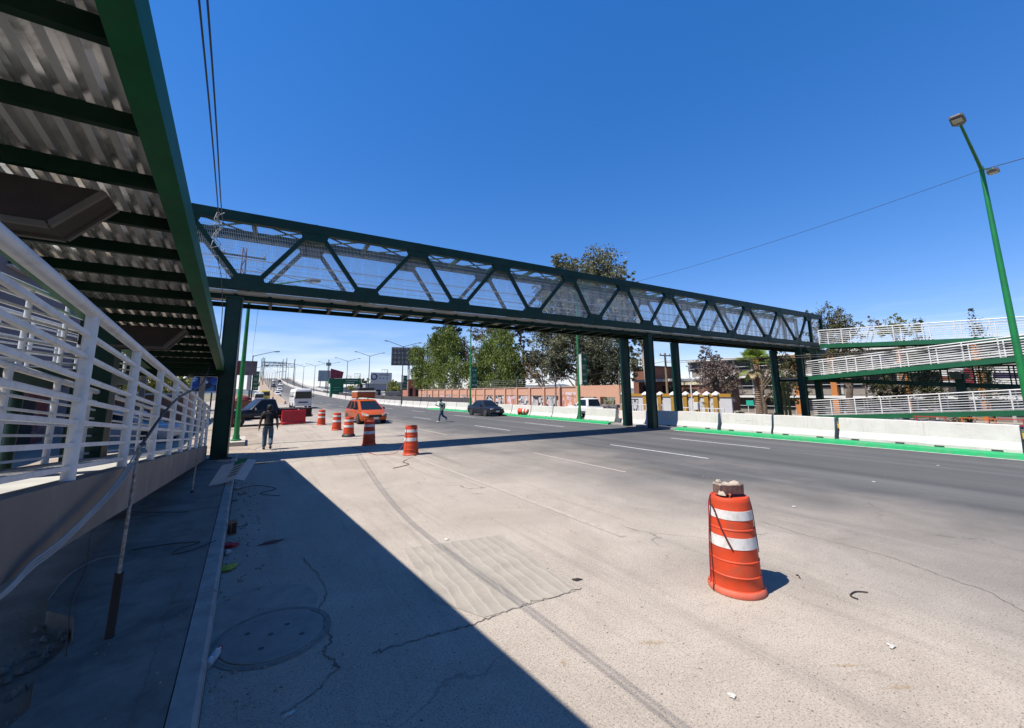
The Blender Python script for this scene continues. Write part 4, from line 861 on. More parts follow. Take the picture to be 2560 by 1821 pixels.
    for s_ in (-1, 1):
        MB().lathe([(.012, 0), (.008, .006)], 8, (f_.x-.002, f_.y+s_*.032, f_.z+.035), Matrix.Rotation(R(90), 3, 'Y')).build('eye', MATS['hair'], r)
        MB().lathe([(.026, -.008), (.03, 0), (.02, .012)], 8, (hp_.x-.005, hp_.y+s_*.094, hp_.z+.075), Matrix.Rotation(R(-90*s_), 3, 'X')).build('ear', MATS['skin'], r)
    MB().box((f_.x-.004, f_.y, f_.z-.05), (.01, .045, .01)).build('mouth', M('lip', (.2, .07, .06), .6), r)
    if pack:
        c_ = Vector(J['che']); MB().cb((c_.x-.2, c_.y, c_.z-.12), (.18, .3, .42), .05).build('backpack', MATS['pack'], r)
        for s_ in (-1, 1): MB().path([(c_.x-.12, s_*.11, c_.z+.1), (c_.x+.0, s_*.12, c_.z+.17), (c_.x+.14, s_*.12, c_.z+.05), (c_.x+.06, s_*.14, c_.z-.2), (c_.x-.1, s_*.12, c_.z-.28)], .016).build('strap', MATS['pack'], r)
    return r
man = dict(pel=(0, 0, .95), wai=(.0, 0, 1.08), che=(.02, 0, 1.34), nek=(.02, 0, 1.50), hd0=(.04, 0, 1.55), shL=(.02, .2, 1.42), shR=(.02, -.2, 1.42), elL=(-.03, .28, 1.12), elR=(-.02, -.29, 1.12), wrL=(.05, .31, .86), wrR=(.06, -.31, .87),
           hpL=(0, .095, .90), hpR=(0, -.095, .90), knL=(.07, .10, .50), knR=(.06, -.11, .50), anL=(.02, .10, .085), anR=(-.27, -.11, .19), toL=(.17, .11, .035), toR=(-.17, -.12, .06))
person((.80, 19.15, 0), R(88), 'man in black shirt and jeans walking away past the drums', man, MATS['black_cloth'], MATS['jeans'], MATS['shoe'])
run = dict(pel=(0, 0, .93), wai=(.02, 0, 1.06), che=(.06, 0, 1.32), nek=(.08, 0, 1.48), hd0=(.11, 0, 1.53), shL=(.06, .19, 1.40), shR=(.06, -.19, 1.40), elL=(-.16, .27, 1.20), elR=(.18, -.26, 1.14), wrL=(-.05, .30, .98), wrR=(.36, -.2, 1.22),
           hpL=(0, .09, .88), hpR=(0, -.09, .88), knL=(.16, .09, .50), knR=(-.06, -.10, .48), anL=(.20, .09, .09), anR=(-.40, -.10, .27), toL=(.36, .09, .04), toR=(-.32, -.10, .13))
q = G(1104, 1056); person((q.x, q.y, 0), R(180-20), 'person in teal top and jeans with a dark backpack running across the road', run, MATS['teal_cloth'], MATS['jeans'], MATS['shoe_white'], pack=True)
# ================================================================== walls and buildings beyond the road
mt, t, b = nodes('brick'); MATS['brick'] = mt; p = worldpos(t)
mpn = N(t, 'ShaderNodeMapping'); mpn.inputs['Rotation'].default_value = (R(90), 0, R(90)); t.links.new(p, mpn.inputs[0])
bk = N(t, 'ShaderNodeTexBrick', Scale=1.0); bk.inputs['Color1'].default_value = (.46, .20, .115, 1); bk.inputs['Color2'].default_value = (.39, .165, .095, 1); bk.inputs['Mortar'].default_value = (.44, .33, .25, 1)
bk.inputs['Mortar Size'].default_value = .012; bk.inputs['Brick Width'].default_value = .26; bk.inputs['Row Height'].default_value = .08
cmb = N(t, 'ShaderNodeCombineXYZ'); sp = N(t, 'ShaderNodeSeparateXYZ'); t.links.new(p, sp.inputs[0]); t.links.new(sp.outputs['Y'], cmb.inputs[0]); t.links.new(sp.outputs['Z'], cmb.inputs[1]); t.links.new(cmb.outputs[0], bk.inputs['Vector'])
cc = mixc(t, mrange(t, noise(t, p, .5, 6, .7), .4, .75, 0, .55), bk.outputs['Color'], (.52, .27, .17)); t.links.new(cc, b.inputs['Base Color']); b.inputs['Roughness'].default_value = .95
def graf(name, seed, cols):
    mt, t, b = nodes(name); p = worldpos(t); MATS[name] = mt
    o_ = N(t, 'ShaderNodeVectorMath', operation='ADD'); o_.inputs[1].default_value = (seed*3.1, seed*7.7, seed*1.3); t.links.new(p, o_.inputs[0])
    wv = N(t, 'ShaderNodeTexWave', Scale=.55, Distortion=9, Detail=2); wv.inputs['Detail Scale'].default_value = 1.1; t.links.new(o_.outputs[0], wv.inputs['Vector'])
    ring = mrange(t, wv.outputs['Fac'], .42, .5); ring2 = mrange(t, wv.outputs['Fac'], .72, .78)
    c_ = mixc(t, ring, (.43, .19, .11), cols[0]); c_ = mixc(t, ring2, c_, cols[1]); c_ = mixc(t, mrange(t, noise(t, o_.outputs[0], 1.2, 3), .5, .56, 0, .8), c_, cols[2])
    t.links.new(c_, b.inputs['Base Color']); b.inputs['Roughness'].default_value = .9
graf('graffiti_a', 1, ((.52, .5, .49), (.02, .02, .025), (.36, .36, .37))); graf('graffiti_b', 2, ((.44, .36, .43), (.36, .16, .10), (.5, .44, .47))); graf('graffiti_c', 3, ((.53, .52, .51), (.07, .07, .085), (.30, .31, .34)))
M('coping', (.50, .33, .24), .9, var=.15, scale=2)
wall = T('brick_wall', 'long orange brick wall with pilasters and graffiti behind the barriers', 'wall', (31, 58, -.26))
MB().box((31.15, 59.6, 1.2), (.28, 51.2, 2.92)).build('panel_wall', MATS['brick'], wall, world=True)
MB().box((31.15, 59.6, 2.72), (.42, 51.2, .12)).build('coping', MATS['coping'], wall, world=True); MB().box((30.995, 59.6, 1.72), (.05, 51.0, .07)).build('string_course', MATS['coping'], wall, world=True)
gs = ['graffiti_a', 'graffiti_b', 'graffiti_c', 'graffiti_a']
for k in range(17):
    y = 34.4+k*3.05
    MB().box((30.93, y, 1.2), (.2, .34, 2.90)).build('pilaster', MATS['brick'], wall, world=True)
    if k < 16 and k not in (7, 10, 13):
        zt_ = 1.62 if k != 0 else 2.1
        MB().quad((30.997, y+.3, -.1), (30.997, y+2.75, -.1), (30.997, y+2.75, zt_), (30.997, y+.3, zt_)).build('graffiti', MATS[gs[(k*3+1) % 4]], wall, world=True, fix=False)
gw = T('brick_gate', 'tall brick gateway with barred openings beside the mustard wall', 'gate', (31, 31, -.26))
MB().box((31.2, 31, 2.2), (.4, 7.0, 1.2)).build('lintel', MATS['brick'], gw, world=True)
for y, w_ in ((28.0, 1.7), (31.2, .5), (34.2, .6)): MB().box((31.2, y, .7), (.44, w_, 1.9)).build('pier', MATS['brick'], gw, world=True)
for k in range(24): MB().bar((31.2, 29+k*.21, -.2), (31.2, 29+k*.21, 1.62), .025, .025).build('bar', MATS['trim'], gw, world=True)
# white wall with mustard pillars
M('stucco', (.62, .61, .62), .9, var=.06, scale=1, dirt=(.45, .43, .42), dscale=.6, damt=.4); M('mustard', (.42, .22, .02), .8, var=.1); M('white_wall', (.76, .75, .72), .85, var=.06, dirt=(.55, .52, .48), dscale=.6, damt=.4)
mw = T('boundary_wall', 'white boundary wall with mustard pillars and a crest behind the bridge columns', 'wall', (31, 22, -.26))
MB().box((31.2, 22.2, .7), (.16, 10.0, 1.95)).build('panel_wall', MATS['stucco'], mw, world=True)
MB().box((31.17, 22.2, 1.80), (.24, 10.0, .26)).build('top_beam', MATS['mustard'], mw, world=True)
for px_ in (1556, 1612, 1649, 1682, 1713, 1741, 1766, 1789):
    y = atX(px_, 1000, 31).y
    MB().box((31.12, y, .75), (.36, .36, 2.1)).build('pillar', MATS['mustard'], mw, world=True)
    MB().loft([[(31.12+a*.25, y+c_*.25, 1.80) for a, c_ in ((-1, -1), (1, -1), (1, 1), (-1, 1))], [(31.12+a*.25, y+c_*.25, 1.9) for a, c_ in ((-1, -1), (1, -1), (1, 1), (-1, 1))], [(31.12+a*.03, y+c_*.03, 2.12) for a, c_ in ((-1, -1), (1, -1), (1, 1), (-1, 1))]]).build('pillar_cap', MATS['white_wall'], mw, world=True)
yc = atX(1587, 1000, 31.1).y; mb = MB()    # crest: shield with ring in a frame
def circ(mb, y, z, r_, tr): mb.path([(31.10, y+r_*math.cos(a*.2618), z+r_*math.sin(a*.2618)) for a in range(25)], tr, 5)
circ(mb, yc, .72, .27, .03); mb.path([(31.10, yc-.27, 1.25), (31.10, yc-.30, .8), (31.10, yc-.2, .42), (31.10, yc, .3), (31.10, yc+.2, .42), (31.10, yc+.30, .8), (31.10, yc+.27, 1.25)], .02, 5)
mb.path([(31.1, yc-.42, 1.42), (31.1, yc+.42, 1.42)], .03, 5); mb.box((31.1, yc, 1.3), (.03, .22, .28)); mb.bar((31.1, yc-.40, 1.4), (31.1, yc-.40, .15), .02, .03); mb.bar((31.1, yc+.40, 1.4), (31.1, yc+.40, .15), .02, .03)
mb.build('crest', M('crest_grey', (.10, .10, .11), .8), mw, world=True)
def picket(px0, px1, X_, z0, z1, lab, st=.28):
    ya, ye = atX(px0, 1000, X_).y, atX(px1, 1000, X_).y; f_ = T('picket_fence', lab, 'fence', (X_, (ya+ye)/2, z0))
    MB().bar((X_, ya, z1-.03), (X_, ye, z1-.03), .05, .06).build('top_rail', MATS['white_steel'], f_, world=True)
    n_ = int(abs(ye-ya)/st)
    for k in range(n_+1): MB().bar((X_, lerp(ya, ye, k/n_), z0), (X_, lerp(ya, ye, k/n_), z1-.06), .05, .05).build('upright', MATS['white_steel'], f_, world=True)
picket(1552, 1656, 29.7, -.25, 1.02, 'low white picket fence in front of the wall with the crest'); picket(1692, 1722, 30.2, -.25, .85, 'short white hoop fence by the palm, next to the bent lamp'); picket(1733, 1808, 30.2, -.25, .85, 'white hoop fence round the small palm')
# low brick houses behind
M('brown_wall', (.23, .10, .065), .9, var=.15, scale=1.2); M('roof_white', (.74, .73, .70), .8, var=.08); M('dark_in', (.015, .013, .012), .9)
def house(lab, c, d, wallm, roofm, over=.35, wins=(), rt_=.35):
    h = T('house', lab, 'house', (c[0], c[1], c[2])); MB().box((c[0], c[1], c[2]+d[2]/2), d).build('wall', wallm, h, world=True)
    MB().box((c[0], c[1], c[2]+d[2]+rt_/2), (d[0]+over*2, d[1]+over*2, rt_)).build('roof_slab', roofm, h, world=True)
    for (y, z, w_, h_) in wins:
        o = MB().box((c[0]-d[0]/2-.02, y, z), (.06, w_, h_)).build('window', MATS['dark_in'], h, world=True); MB().box((c[0]-d[0]/2-.05, y, z-h_/2-.04), (.16, w_+.1, .08)).build('sill', MATS['roof_white'], h, world=True)
        MB().box((c[0]-d[0]/2-.06, y, z), (.03, .05, h_)).build('mullion', MATS['roof_white'], h, world=True)
    return h
house('low brown house with pale flat roof slabs behind the mustard pillar wall', (51, 36.2, -.4), (8, 6, 3.8), MATS['brown_wall'], MATS['roof_white'], wins=((34.4, 2.2, 1.6, 1.3), (37.4, 2.2, 2.0, 1.3)))
house('brown brick block rising behind the white tree trunk', (55, 42.6, -.4), (6, 3.6, 6.2), MATS['brown_wall'], MATS['trim'], rt_=.2)
house('brown brick annex with cream roof right of the wooden pole', (50.6, 30.9, -.4), (7, 4.2, 3.3), MATS['brown_wall'], M('roof_cream', (.70, .62, .42), .8), over=.2, wins=((31, 1.9, 1.4, 1.0),))
# three storey school
M('school_grey', (.26, .23, .20), .9, var=.12, scale=1.5, dirt=(.18, .15, .13), dscale=.8); M('school_glass', (.07, .075, .08), .25, var=.3, scale=1.5); M('orange_paint', (.55, .20, .05), .8, var=.08); M('mullion', (.45, .44, .43), .7)
sch = T('school_building', 'three storey school with white slab edges and orange pillars behind the palm', 'building', (75, 14, -1.9))
Z0 = -1.85; FH = 3.2; YA, YB = -16., 46.
for f_ in range(3):
    z = Z0+f_*FH
    MB().box((70.45, (YA+YB)/2, z+.62), (.2, YB-YA, 1.05)).build('parapet_wall', MATS['school_grey'], sch, world=True)
    MB().box((74, (YA+YB)/2, z+FH-.18), (9.6, YB-YA+.6, .34)).build('floor_slab' if f_ < 2 else 'roof_slab', MATS['roof_white'], sch, world=True)
    MB().bar((69.4, YA, z+1.55), (69.4, YB, z+1.55), .06, .06).build('balcony_rail', MATS['roof_white'], sch, world=True)
    k = 0; y = YA
    while y < YB-1:
        w_ = MB().box((70.55, y+1.5, z+2.1), (.08, 2.7, 1.85)).build('window', MATS['school_glass'], sch, world=True)
        mb = MB()
        for i in range(6): mb.box((70.48, y+.2+i*.52, z+2.1), (.05, .06, 1.85))
        for i in range(4): mb.box((70.48, y+1.5, z+1.2+i*.6), (.05, 2.7, .05))
        mb.build('glazing_bars', MATS['mullion'], w_)
        MB().box((70.4, y+.0, z+1.6), (.3, .28, 3.0)).build('pier', MATS['mullion'], sch, world=True)
        y += 3.0; k += 1
MB().box((75, (YA+YB)/2, 2.9), (8.8, YB-YA-.2, 9.4)).build('core_wall', MATS['school_grey'], sch, world=True)
for px_ in (1895, 1992, 2085, 2262, 2455):
    y = atX(px_, 960, 69.5).y; MB().box((69.55, y, 2.7), (.5, .7, 9.2)).build('pillar', MATS['orange_paint'], sch, world=True)
bx_ = T('notice_board', 'small turquoise board on a post in the school yard', 'sign', (60, 27, -1.9)); pz = atX(1875, 1008, 60)
MB().box((60, pz.y, pz.z), (.05, 1.0, .75)).build('panel', M('turquoise', (.02, .45, .33), .6), bx_, world=True); MB().tube((60.05, pz.y+.3, -1.95), (60.05, pz.y+.3, pz.z+.3), .05).build('post', MATS['white_steel'], bx_, world=True)
# painted wall and stalls seen through the right hand ramp
XB = 69.0
def patch(mb, px0, py0, px1, py1, dx=0.): mb.quad(*[tuple(atX(x, y, XB-dx)) for x, y in ((px0, py0), (px1, py0), (px1, py1), (px0, py1))])
def hung(lab, px0, py0, px1, py1):
    a_, e_ = atX(px0, py0, XB), atX(px1, py1, XB); r = T('wall_banner', lab, 'banner', (XB, (a_.y+e_.y)/2, min(a_.z, e_.z)))
    MB().box((XB+.05, (a_.y+e_.y)/2, (a_.z+e_.z)/2), (.08, abs(a_.y-e_.y), abs(a_.z-e_.z))).build('sheet', MATS['white_wall'], r, world=True); return r
h1 = hung('white banner with maroon figure hung on the school behind the ramp', 2350, 918, 2445, 960)
mb = MB(); patch(mb, 2408, 922, 2432, 958, .01); patch(mb, 2432, 938, 2440, 958, .01); mb.build('maroon_print', M('maroon', (.22, .005, .03), .8), h1, world=True, fix=False)
mb = MB(); patch(mb, 2352, 942, 2396, 951, .01); mb.build('brown_print', M('brownp', (.18, .05, .02), .8), h1, world=True, fix=False)
mb = MB(); letters(mb, 'SCO', atX(2368, 929, XB-.01), (0, -1, 0), (0, 0, 1), .55); mb.build('lettering', M('slate', (.05, .06, .07), .8), h1, world=True, kind='stuff', fix=False)
h2 = hung('white banner with a dark purple band hung on the school behind the tall lamp', 2475, 920, 2575, 962)
mb = MB(); patch(mb, 2482, 933, 2572, 946, .01); mb.build('purple_print', M('purple', (.035, .015, .07), .8), h2, world=True, fix=False)
for (px_, lab, colr) in ((2330, 'red metal bench frame in the yard behind the barriers', (.45, .03, .02)), (2450, 'orange metal bench in the yard below the lowest ramp', (.60, .16, .03)), (2520, 'red metal rack standing in the yard under the ramp', (.50, .03, .04))):
    q = atX(px_, 1058, 35.5); q.z = -.24; bb_ = T('yard_bench', lab, 'bench', q, R(90+random.uniform(-15, 15)), 'benches in the yard under the ramp'); mt_ = M('bench_'+str(px_), colr, .6)
    for z in (.42, .75): MB().box((0, 0 if z < .5 else .18, z), (1.5, .36 if z < .5 else .05, .05)).build('seat' if z < .5 else 'backrest', mt_, bb_)
    for sx_ in (-.65, .65):
        for sy_ in (-.15, .18): MB().bar((sx_, sy_, 0), (sx_, sy_, .42 if sy_ < 0 else .78), .05, .05).build('leg', mt_, bb_)

# ================================================================== left background
M('grey_render', (.20, .185, .21), .9, var=.08, scale=.6, dirt=(.14, .13, .15), dscale=.5, damt=.4)
gb = T('apartment_block', 'purplish grey rendered building with small dark windows behind the left ramps', 'building', (-13, 32, -.3))
MB().box((-13.2, 33, 5.6), (8.4, 22, 11.8)).build('wall', MATS['grey_render'], gb, world=True)
for (px0, py0, px1, py1) in ((27, 640, 74, 688), (162, 738, 188, 752), (-60, 700, -20, 740)):
    a, e = atX(px0, py0, -8.96), atX(px1, py1, -8.96); o = MB().box((-8.98, (a.y+e.y)/2, (a.z+e.z)/2), (.1, abs(e.y-a.y), abs(a.z-e.z))).build('window', MATS['dark_in'], gb, world=True)
    MB().box((-8.9, (a.y+e.y)/2, min(a.z, e.z)-.06), (.2, abs(e.y-a.y)+.2, .1)).build('sill', MATS['stucco'], gb, world=True)
    for k in range(3): MB().box((-8.92, lerp(a.y, e.y, .25+k*.25), (a.z+e.z)/2), (.03, .04, abs(a.z-e.z))).build('window_bar', MATS['trim'], gb, world=True)
MB().box((-8.9, 33, 3.1), (.5, 22, .3)).build('ledge', MATS['stucco'], gb, world=True)
M('red_wall', (.22, .028, .022), .85, var=.25, scale=1.5, dirt=(.45, .42, .40), dscale=.9, damt=.8)
sh = T('painted_shop', 'red and white painted shop front behind the low ramp railing', 'shop', (-8, 24, -.1))
MB().box((-8.4, 23.5, 1.35), (1.0, 9.5, 3.0)).build('wall', MATS['red_wall'], sh, world=True)
for y, w_ in ((21.2, 1.2), (25.6, 2.2)): MB().box((-7.88, y, 1.0), (.08, w_, 2.1)).build('doorway', MATS['dark_in'], sh, world=True)
MB().box((-7.8, 23.5, 2.75), (.9, 9.7, .14)).build('awning', MATS['white_wall'], sh, world=True)
lw = T('shed', 'low reddish shed with a pale roof strip beyond the left ramps', 'shed', (-9, 44, 0))
MB().box((-8.5, 44, 1.0), (9, 3, 2.2)).build('wall', M('shed_wall', (.36, .22, .16), .9, var=.2), lw, world=True); MB().box((-8.5, 43.9, 2.2), (9.6, 3.6, .16)).build('roof', MATS['white_wall'], lw, world=True)
bb = T('billboard', 'blue poster billboard in a white frame left of the bridge column', 'billboard', (-2.9, 40, 0))
mt, t, b = nodes('poster'); p = worldpos(t); MATS['poster'] = mt
vn = N(t, 'ShaderNodeTexVoronoi', Scale=1.6); t.links.new(p, vn.inputs['Vector'])
c1 = mixc(t, mrange(t, noise(t, p, 1.1, 3), .42, .6), (.012, .05, .28), (.02, .22, .42)); c1 = mixc(t, mrange(t, noise(t, p, 2.1, 2), .60, .64), c1, (.55, .62, .66)); c1 = mixc(t, mrange(t, vn.outputs['Distance'], .55, .6), c1, (.01, .015, .05)); t.links.new(c1, b.inputs['Base Color'])
MB().box((-2.9, 40, 2.95), (1.55, .06, 1.15)).build('poster', MATS['poster'], bb, world=True)
for a in (-1, 1): MB().box((-2.9+a*.82, 40, 2.95), (.10, .12, 1.36)).build('frame', MATS['white_steel'], bb, world=True); MB().box((-2.9, 40, 2.95+a*.63), (1.74, .12, .10)).build('frame', MATS['white_steel'], bb, world=True)
for a in (-.5, .5): MB().bar((-2.9+a, 40.1, 0), (-2.9+a, 40.1, 2.5), .1, .1).build('leg', MATS['trim'], bb, world=True)
for (x, y, h_, lab) in ((-2.35, 31, 5.5, 'square concrete pole standing behind the green bridge column'), (-6.2, 38, 7.5, 'weathered wooden pole among the trees left of the ramps')):
    po_ = T('pole', lab, 'pole', (x, y, 0)); MB().loft([[(a*.16, c_*.16, 0) for a, c_ in ((-1, -1), (1, -1), (1, 1), (-1, 1))], [(a*.11, c_*.11, h_) for a, c_ in ((-1, -1), (1, -1), (1, 1), (-1, 1))]]).build('shaft', M('pole_con', (.34, .29, .22), .9, var=.2), po_)
    MB().bar((-.5, 0, h_-.4), (.5, 0, h_-.4), .08, .08).build('crossarm', MATS['pole_con'], po_)
# red lattice mast with crossarms
M('mast_red', (.20, .02, .015), .7, var=.3, scale=2)
ms = T('lattice_mast', 'red lattice mast with crossarms behind the bright green lamp', 'mast', (-.95, 33, 0)); H = 12.3
for a, c_ in ((-1, -1), (1, -1), (1, 1), (-1, 1)): MB().bar((a*.26, c_*.26, 0), (a*.10, c_*.10, H), .05, .05).build('leg', MATS['mast_red'], ms)
mb = MB(); n_ = 18
for k in range(n_):
    z0, z1 = H*k/n_, H*(k+1)/n_; r0, r1 = lerp(.26, .10, k/n_), lerp(.26, .10, (k+1)/n_); s_ = 1 if k % 2 else -1
    for (ax_, sg) in ((0, 1), (0, -1), (1, 1), (1, -1)):
        p0 = (s_*r0, sg*r0, z0) if ax_ == 0 else (sg*r0, s_*r0, z0); p1 = (-s_*r1, sg*r1, z1) if ax_ == 0 else (sg*r1, -s_*r1, z1); mb.bar(p0, p1, .03, .03)
mb.build('lacing', MATS['mast_red'], ms)
for z, w_ in ((11.7, 1.3), (8.6, 1.1), (10.2, .6)):
    ca = MB().bar((-w_, 0, z), (w_, 0, z), .09, .11).build('crossarm', MATS['trim'], ms)
    for x in (-w_+.1, w_-.1): MB().lathe([(.05, 0), (.07, .05), (.05, .1), (.07, .15), (.03, .22)], 8, (x, 0, z+.05)).build('insulator', MATS['lamp_head'], ca)
sb = T('shop_sign', 'dark red and grey sign board behind the lamp and mast', 'sign', (-.9, 58, 0)); MB().box((-.75, 58, 5.2), (2.9, .3, 1.7)).build('panel', M('sign_dk', (.16, .13, .13), .7, var=.5, scale=.9), sb, world=True); MB().box((-1.6, 57.83, 5.2), (1.1, .04, 1.5)).build('red_panel', MATS['mast_red'], sb, world=True)
for x in (-1.9, .4): MB().bar((x, 58.2, 0), (x, 58.2, 4.6), .14, .14).build('leg', MATS['trim'], sb, world=True)
tn = T('awning_tent', 'small white peaked canopy beside the black pickup', 'canopy', (-1.45, 40.5, 0)); MB().loft([[(-1.9+a*.6-(-.45), 40.5+c_*.8, 1.9) for a, c_ in ((-1, -1), (1, -1), (1, 1), (-1, 1))], [(-1.45+a*.03, 40.5+c_*.03, 3.4) for a, c_ in ((-1, -1), (1, -1), (1, 1), (-1, 1))]]).build('canopy', MATS['white_wall'], tn, world=True)
for a, c_ in ((-1, -1), (1, -1), (1, 1), (-1, 1)): MB().tube((-1.45+a*.57, 40.5+c_*.77, 0), (-1.45+a*.57, 40.5+c_*.77, 1.92), .025).build('leg', MATS['trim'], tn, world=True)
q = atY(608, 997, 52); rbq = T('market_stall', 'small roadside stall with a maroon cover behind the black pickup', 'stall', (q.x, 52, 0)); MB().cb((0, 0, .75), (1.6, 1.2, 1.5), .05).build('counter', MATS['brown_wall'], rbq); MB().lathe([(.75, 1.5), (.6, 1.8), (.1, 2.0)], 14).build('cover', M('maroon2', (.16, .01, .02), .8), rbq, smooth=True)

# ================================================================== overpass gantries, signs and far buildings
M('gantry', (.045, .065, .08), .6, var=.15)
def gantry(y, lab):
    x0, x1 = 6.2, 6.2+14.2*(1-.12*(y > 270)); z = zr(y); g_ = T('sign_gantry', lab, 'gantry', ((x0+x1)/2, y, z), 0, 'gantries over the overpass')
    for x in (x0, x1): MB().bar((x, y, z-1), (x, y, z+13.2), .34, .34).build('post', MATS['gantry'], g_, world=True)
    for zz_ in (8.6, 10.6): MB().bar((x0, y, z+zz_), (x1, y, z+zz_), .22, .22).build('chord', MATS['gantry'], g_, world=True)
    n_ = 12
    for k in range(n_):
        a, e = lerp(x0, x1, k/n_), lerp(x0, x1, (k+1)/n_); MB().bar((a, y, z+(8.6 if k % 2 else 10.6)), (e, y, z+(10.6 if k % 2 else 8.6)), .12, .12).build('lacing', MATS['gantry'], g_, world=True)
gantry(252, 'dark empty sign gantry over the overpass, nearest and widest'); gantry(285, 'dark empty sign gantry over the overpass, second behind the widest'); gantry(318, 'dark empty sign gantry over the overpass, farthest and lowest')
def board(lab, x, y, z0, w_, h_, mat, legs=(-.3, .3), rz=0., nm='billboard', cat='billboard', extra=None, legm='trim', zb=0.):
    r = T(nm, lab, cat, (x, y, zb), rz); MB().box((0, 0, z0+h_/2-zb), (w_, .3, h_)).build('panel', mat, r)
    for a in legs: MB().tube((a*w_, .25, -.3), (a*w_, .25, z0-zb+h_*.7), .16 if len(legs) > 1 else .32, n=8).build('leg', MATS[legm], r)
    if extra: extra(r)
    return r
M('board_grey', (.17, .17, .18), .8, var=.25, scale=1.1); M('board_pale', (.40, .45, .46), .8, var=.12, scale=.6); M('sign_green', (.005, .16, .06), .5, var=.1); M('sign_white', (.72, .72, .70), .7, var=.05)
d_ = ray(1012, 893); q = Vector((0, 0, EYE))+d_*(118/d_.y); 
def grid_back(r):
    for k in range(9): MB().box((-4.4+k*1.1, -.2, q.z+.2), (.06, .08, 5.4)).build('stiffener', MATS['trim'], r)
    for k in range(4): MB().box((0, -.2, q.z-2.0+k*1.4), (9.6, .08, .06)).build('stiffener', MATS['trim'], r)
board('large grey billboard on one thick pale mast beside the hanging trees', q.x+1, q.y, q.z-2.5, 9.6, 5.4, MATS['board_grey'], legs=(.03,), rz=R(-18), extra=grid_back, legm='white_wall')
q = atY(816, 938, 215); board('pale grey far sign board on posts beside the overpass', q.x, q.y, q.z-3, 7.2, 5.2, MATS['board_pale'], legs=(-.35, 0, .35))
def totem(r):
    MB().box((0, -.02, 5.6), (4.6, .9, 1.5)).build('price_panel', MATS['sign_green'], r)
    MB().loft([[(-1.9, y_, 6.4) for y_ in (-.3, .3)]+[(1.3, y_, 6.4) for y_ in (.3, -.3)], [(-1.9, y_, 9.2) for y_ in (-.3, .3)]+[(1.6, y_, 8.3) for y_ in (.3, -.3)]]).build('emblem_panel', M('emblem_red', (.30, .03, .05), .6, var=.5, scale=1.2), r)
    mb = MB()
    for z in (1.2, 2.0, 2.8, 3.6): mb.quad((-1, -.47, z), (1, -.47, z), (1, -.47, z+.22), (-1, -.47, z+.22))
    mb.build('price_line', M('sign_mint', (.10, .42, .22), .6), r, fix=False)
q = atY(841, 986, 128); r = T('station_totem', 'green fuel station totem with a red emblem on top', 'sign', (q.x, 128, 0)); MB().box((0, 0, 2.3), (3.3, .9, 5.2)).build('panel', MATS['sign_green'], r); totem(r); MB().box((-1.75, 0, 2.3), (.2, .95, 5.2)).build('side_strip', MATS['sign_mint'], r)
q = atY(880, 955, 140)
def arrow(r):
    mb = MB()
    for z, w_ in ((q.z+.3, 4.2), (q.z-.35, 3.2)): mb.quad((-2.4, -.16, z), (-2.4+w_, -.16, z), (-2.4+w_, -.16, z+.22), (-2.4, -.16, z+.22))
    mb.quad((2.3, -.16, q.z), (2.7, -.16, q.z+.4), (2.5, -.16, q.z+.4), (2.1, -.16, q.z)); mb.build('lettering', MATS['sign_white'], r, fix=False)
board('green overhead direction sign with an arrow by the station totem', q.x, q.y, q.z-.8, 5.6, 1.9, MATS['sign_green'], legs=(-.5,), nm='direction_sign', cat='sign', extra=arrow)
q = atY(953, 946, 150)
def medic(r):
    mb = MB(); mb.path([(-2.6+1.0*math.cos(a*.2618), -.2, q.z+.5+1.0*math.sin(a*.2618)) for a in range(25)], .22, 6); mb.build('round_emblem', M('navy', (.03, .05, .14), .6), r)
    mb = MB(); mb.quad((-.9, -.17, q.z+1.3), (2.9, -.17, q.z+1.3), (2.9, -.17, q.z+1.05), (-.9, -.17, q.z+1.05))
    for k in range(3): mb.quad((-.6+k*1.2, -.17, q.z+.2), (-.1+k*1.2, -.17, q.z+.2), (-.1+k*1.2, -.17, q.z-.2), (-.6+k*1.2, -.17, q.z-.2))
    mb.build('lettering', MATS['navy'], r, fix=False)
board('white sign board with a dark ring emblem beyond the barriers', q.x, q.y, q.z-1.6, 7.6, 3.6, MATS['sign_white'], nm='clinic_sign', cat='sign', extra=medic)
random.seed(21)
for (x, Y, w_, h_, colr, lab) in ((820, 185, 16, 3.5, (.55, .53, .50), 'low pale shed below the overpass on the right'), (890, 165, 14, 4.2, (.70, .68, .62), 'low cream building behind the direction sign'), (945, 150, 9, 5.6, (.42, .41, .43), 'grey two storey shop under the sign with the ring'), (925, 140, 5, 2.6, (.52, .42, .50), 'pale lilac wall beside the orange minivan roof'), (985, 170, 18, 6.6, (.72, .68, .52), 'wide cream warehouse behind the big billboard mast'), (1000, 125, 9, 2.6, (.40, .37, .33), 'low tan wall behind the screen fence'), (800, 260, 22, 4, (.62, .60, .57), 'far white buildings right of the overpass'), (1035, 100, 3.2, 5.6, (.50, .20, .13), 'orange brick gate tower at the end of the long brick wall')):
    q = atY(x, 985, Y); h = T('building', lab, 'building', (q.x, Y, -.3)); m_ = M('far_'+str(x), colr, .85, var=.1, scale=.5)
    MB().box((0, 2, h_/2), (w_, 4, h_)).build('wall', m_, h); MB().box((0, 1.95, h_+.1), (w_+.4, 4.4, .22)).build('roof', MATS['roof_white'], h)
    n_ = max(2, int(w_/3))
    for k in range(n_): MB().box((-w_/2+w_*(k+.5)/n_, -.03, h_*.45), (w_/n_*.5, .08, h_*.35)).build('window', MATS['dark_in'], h)
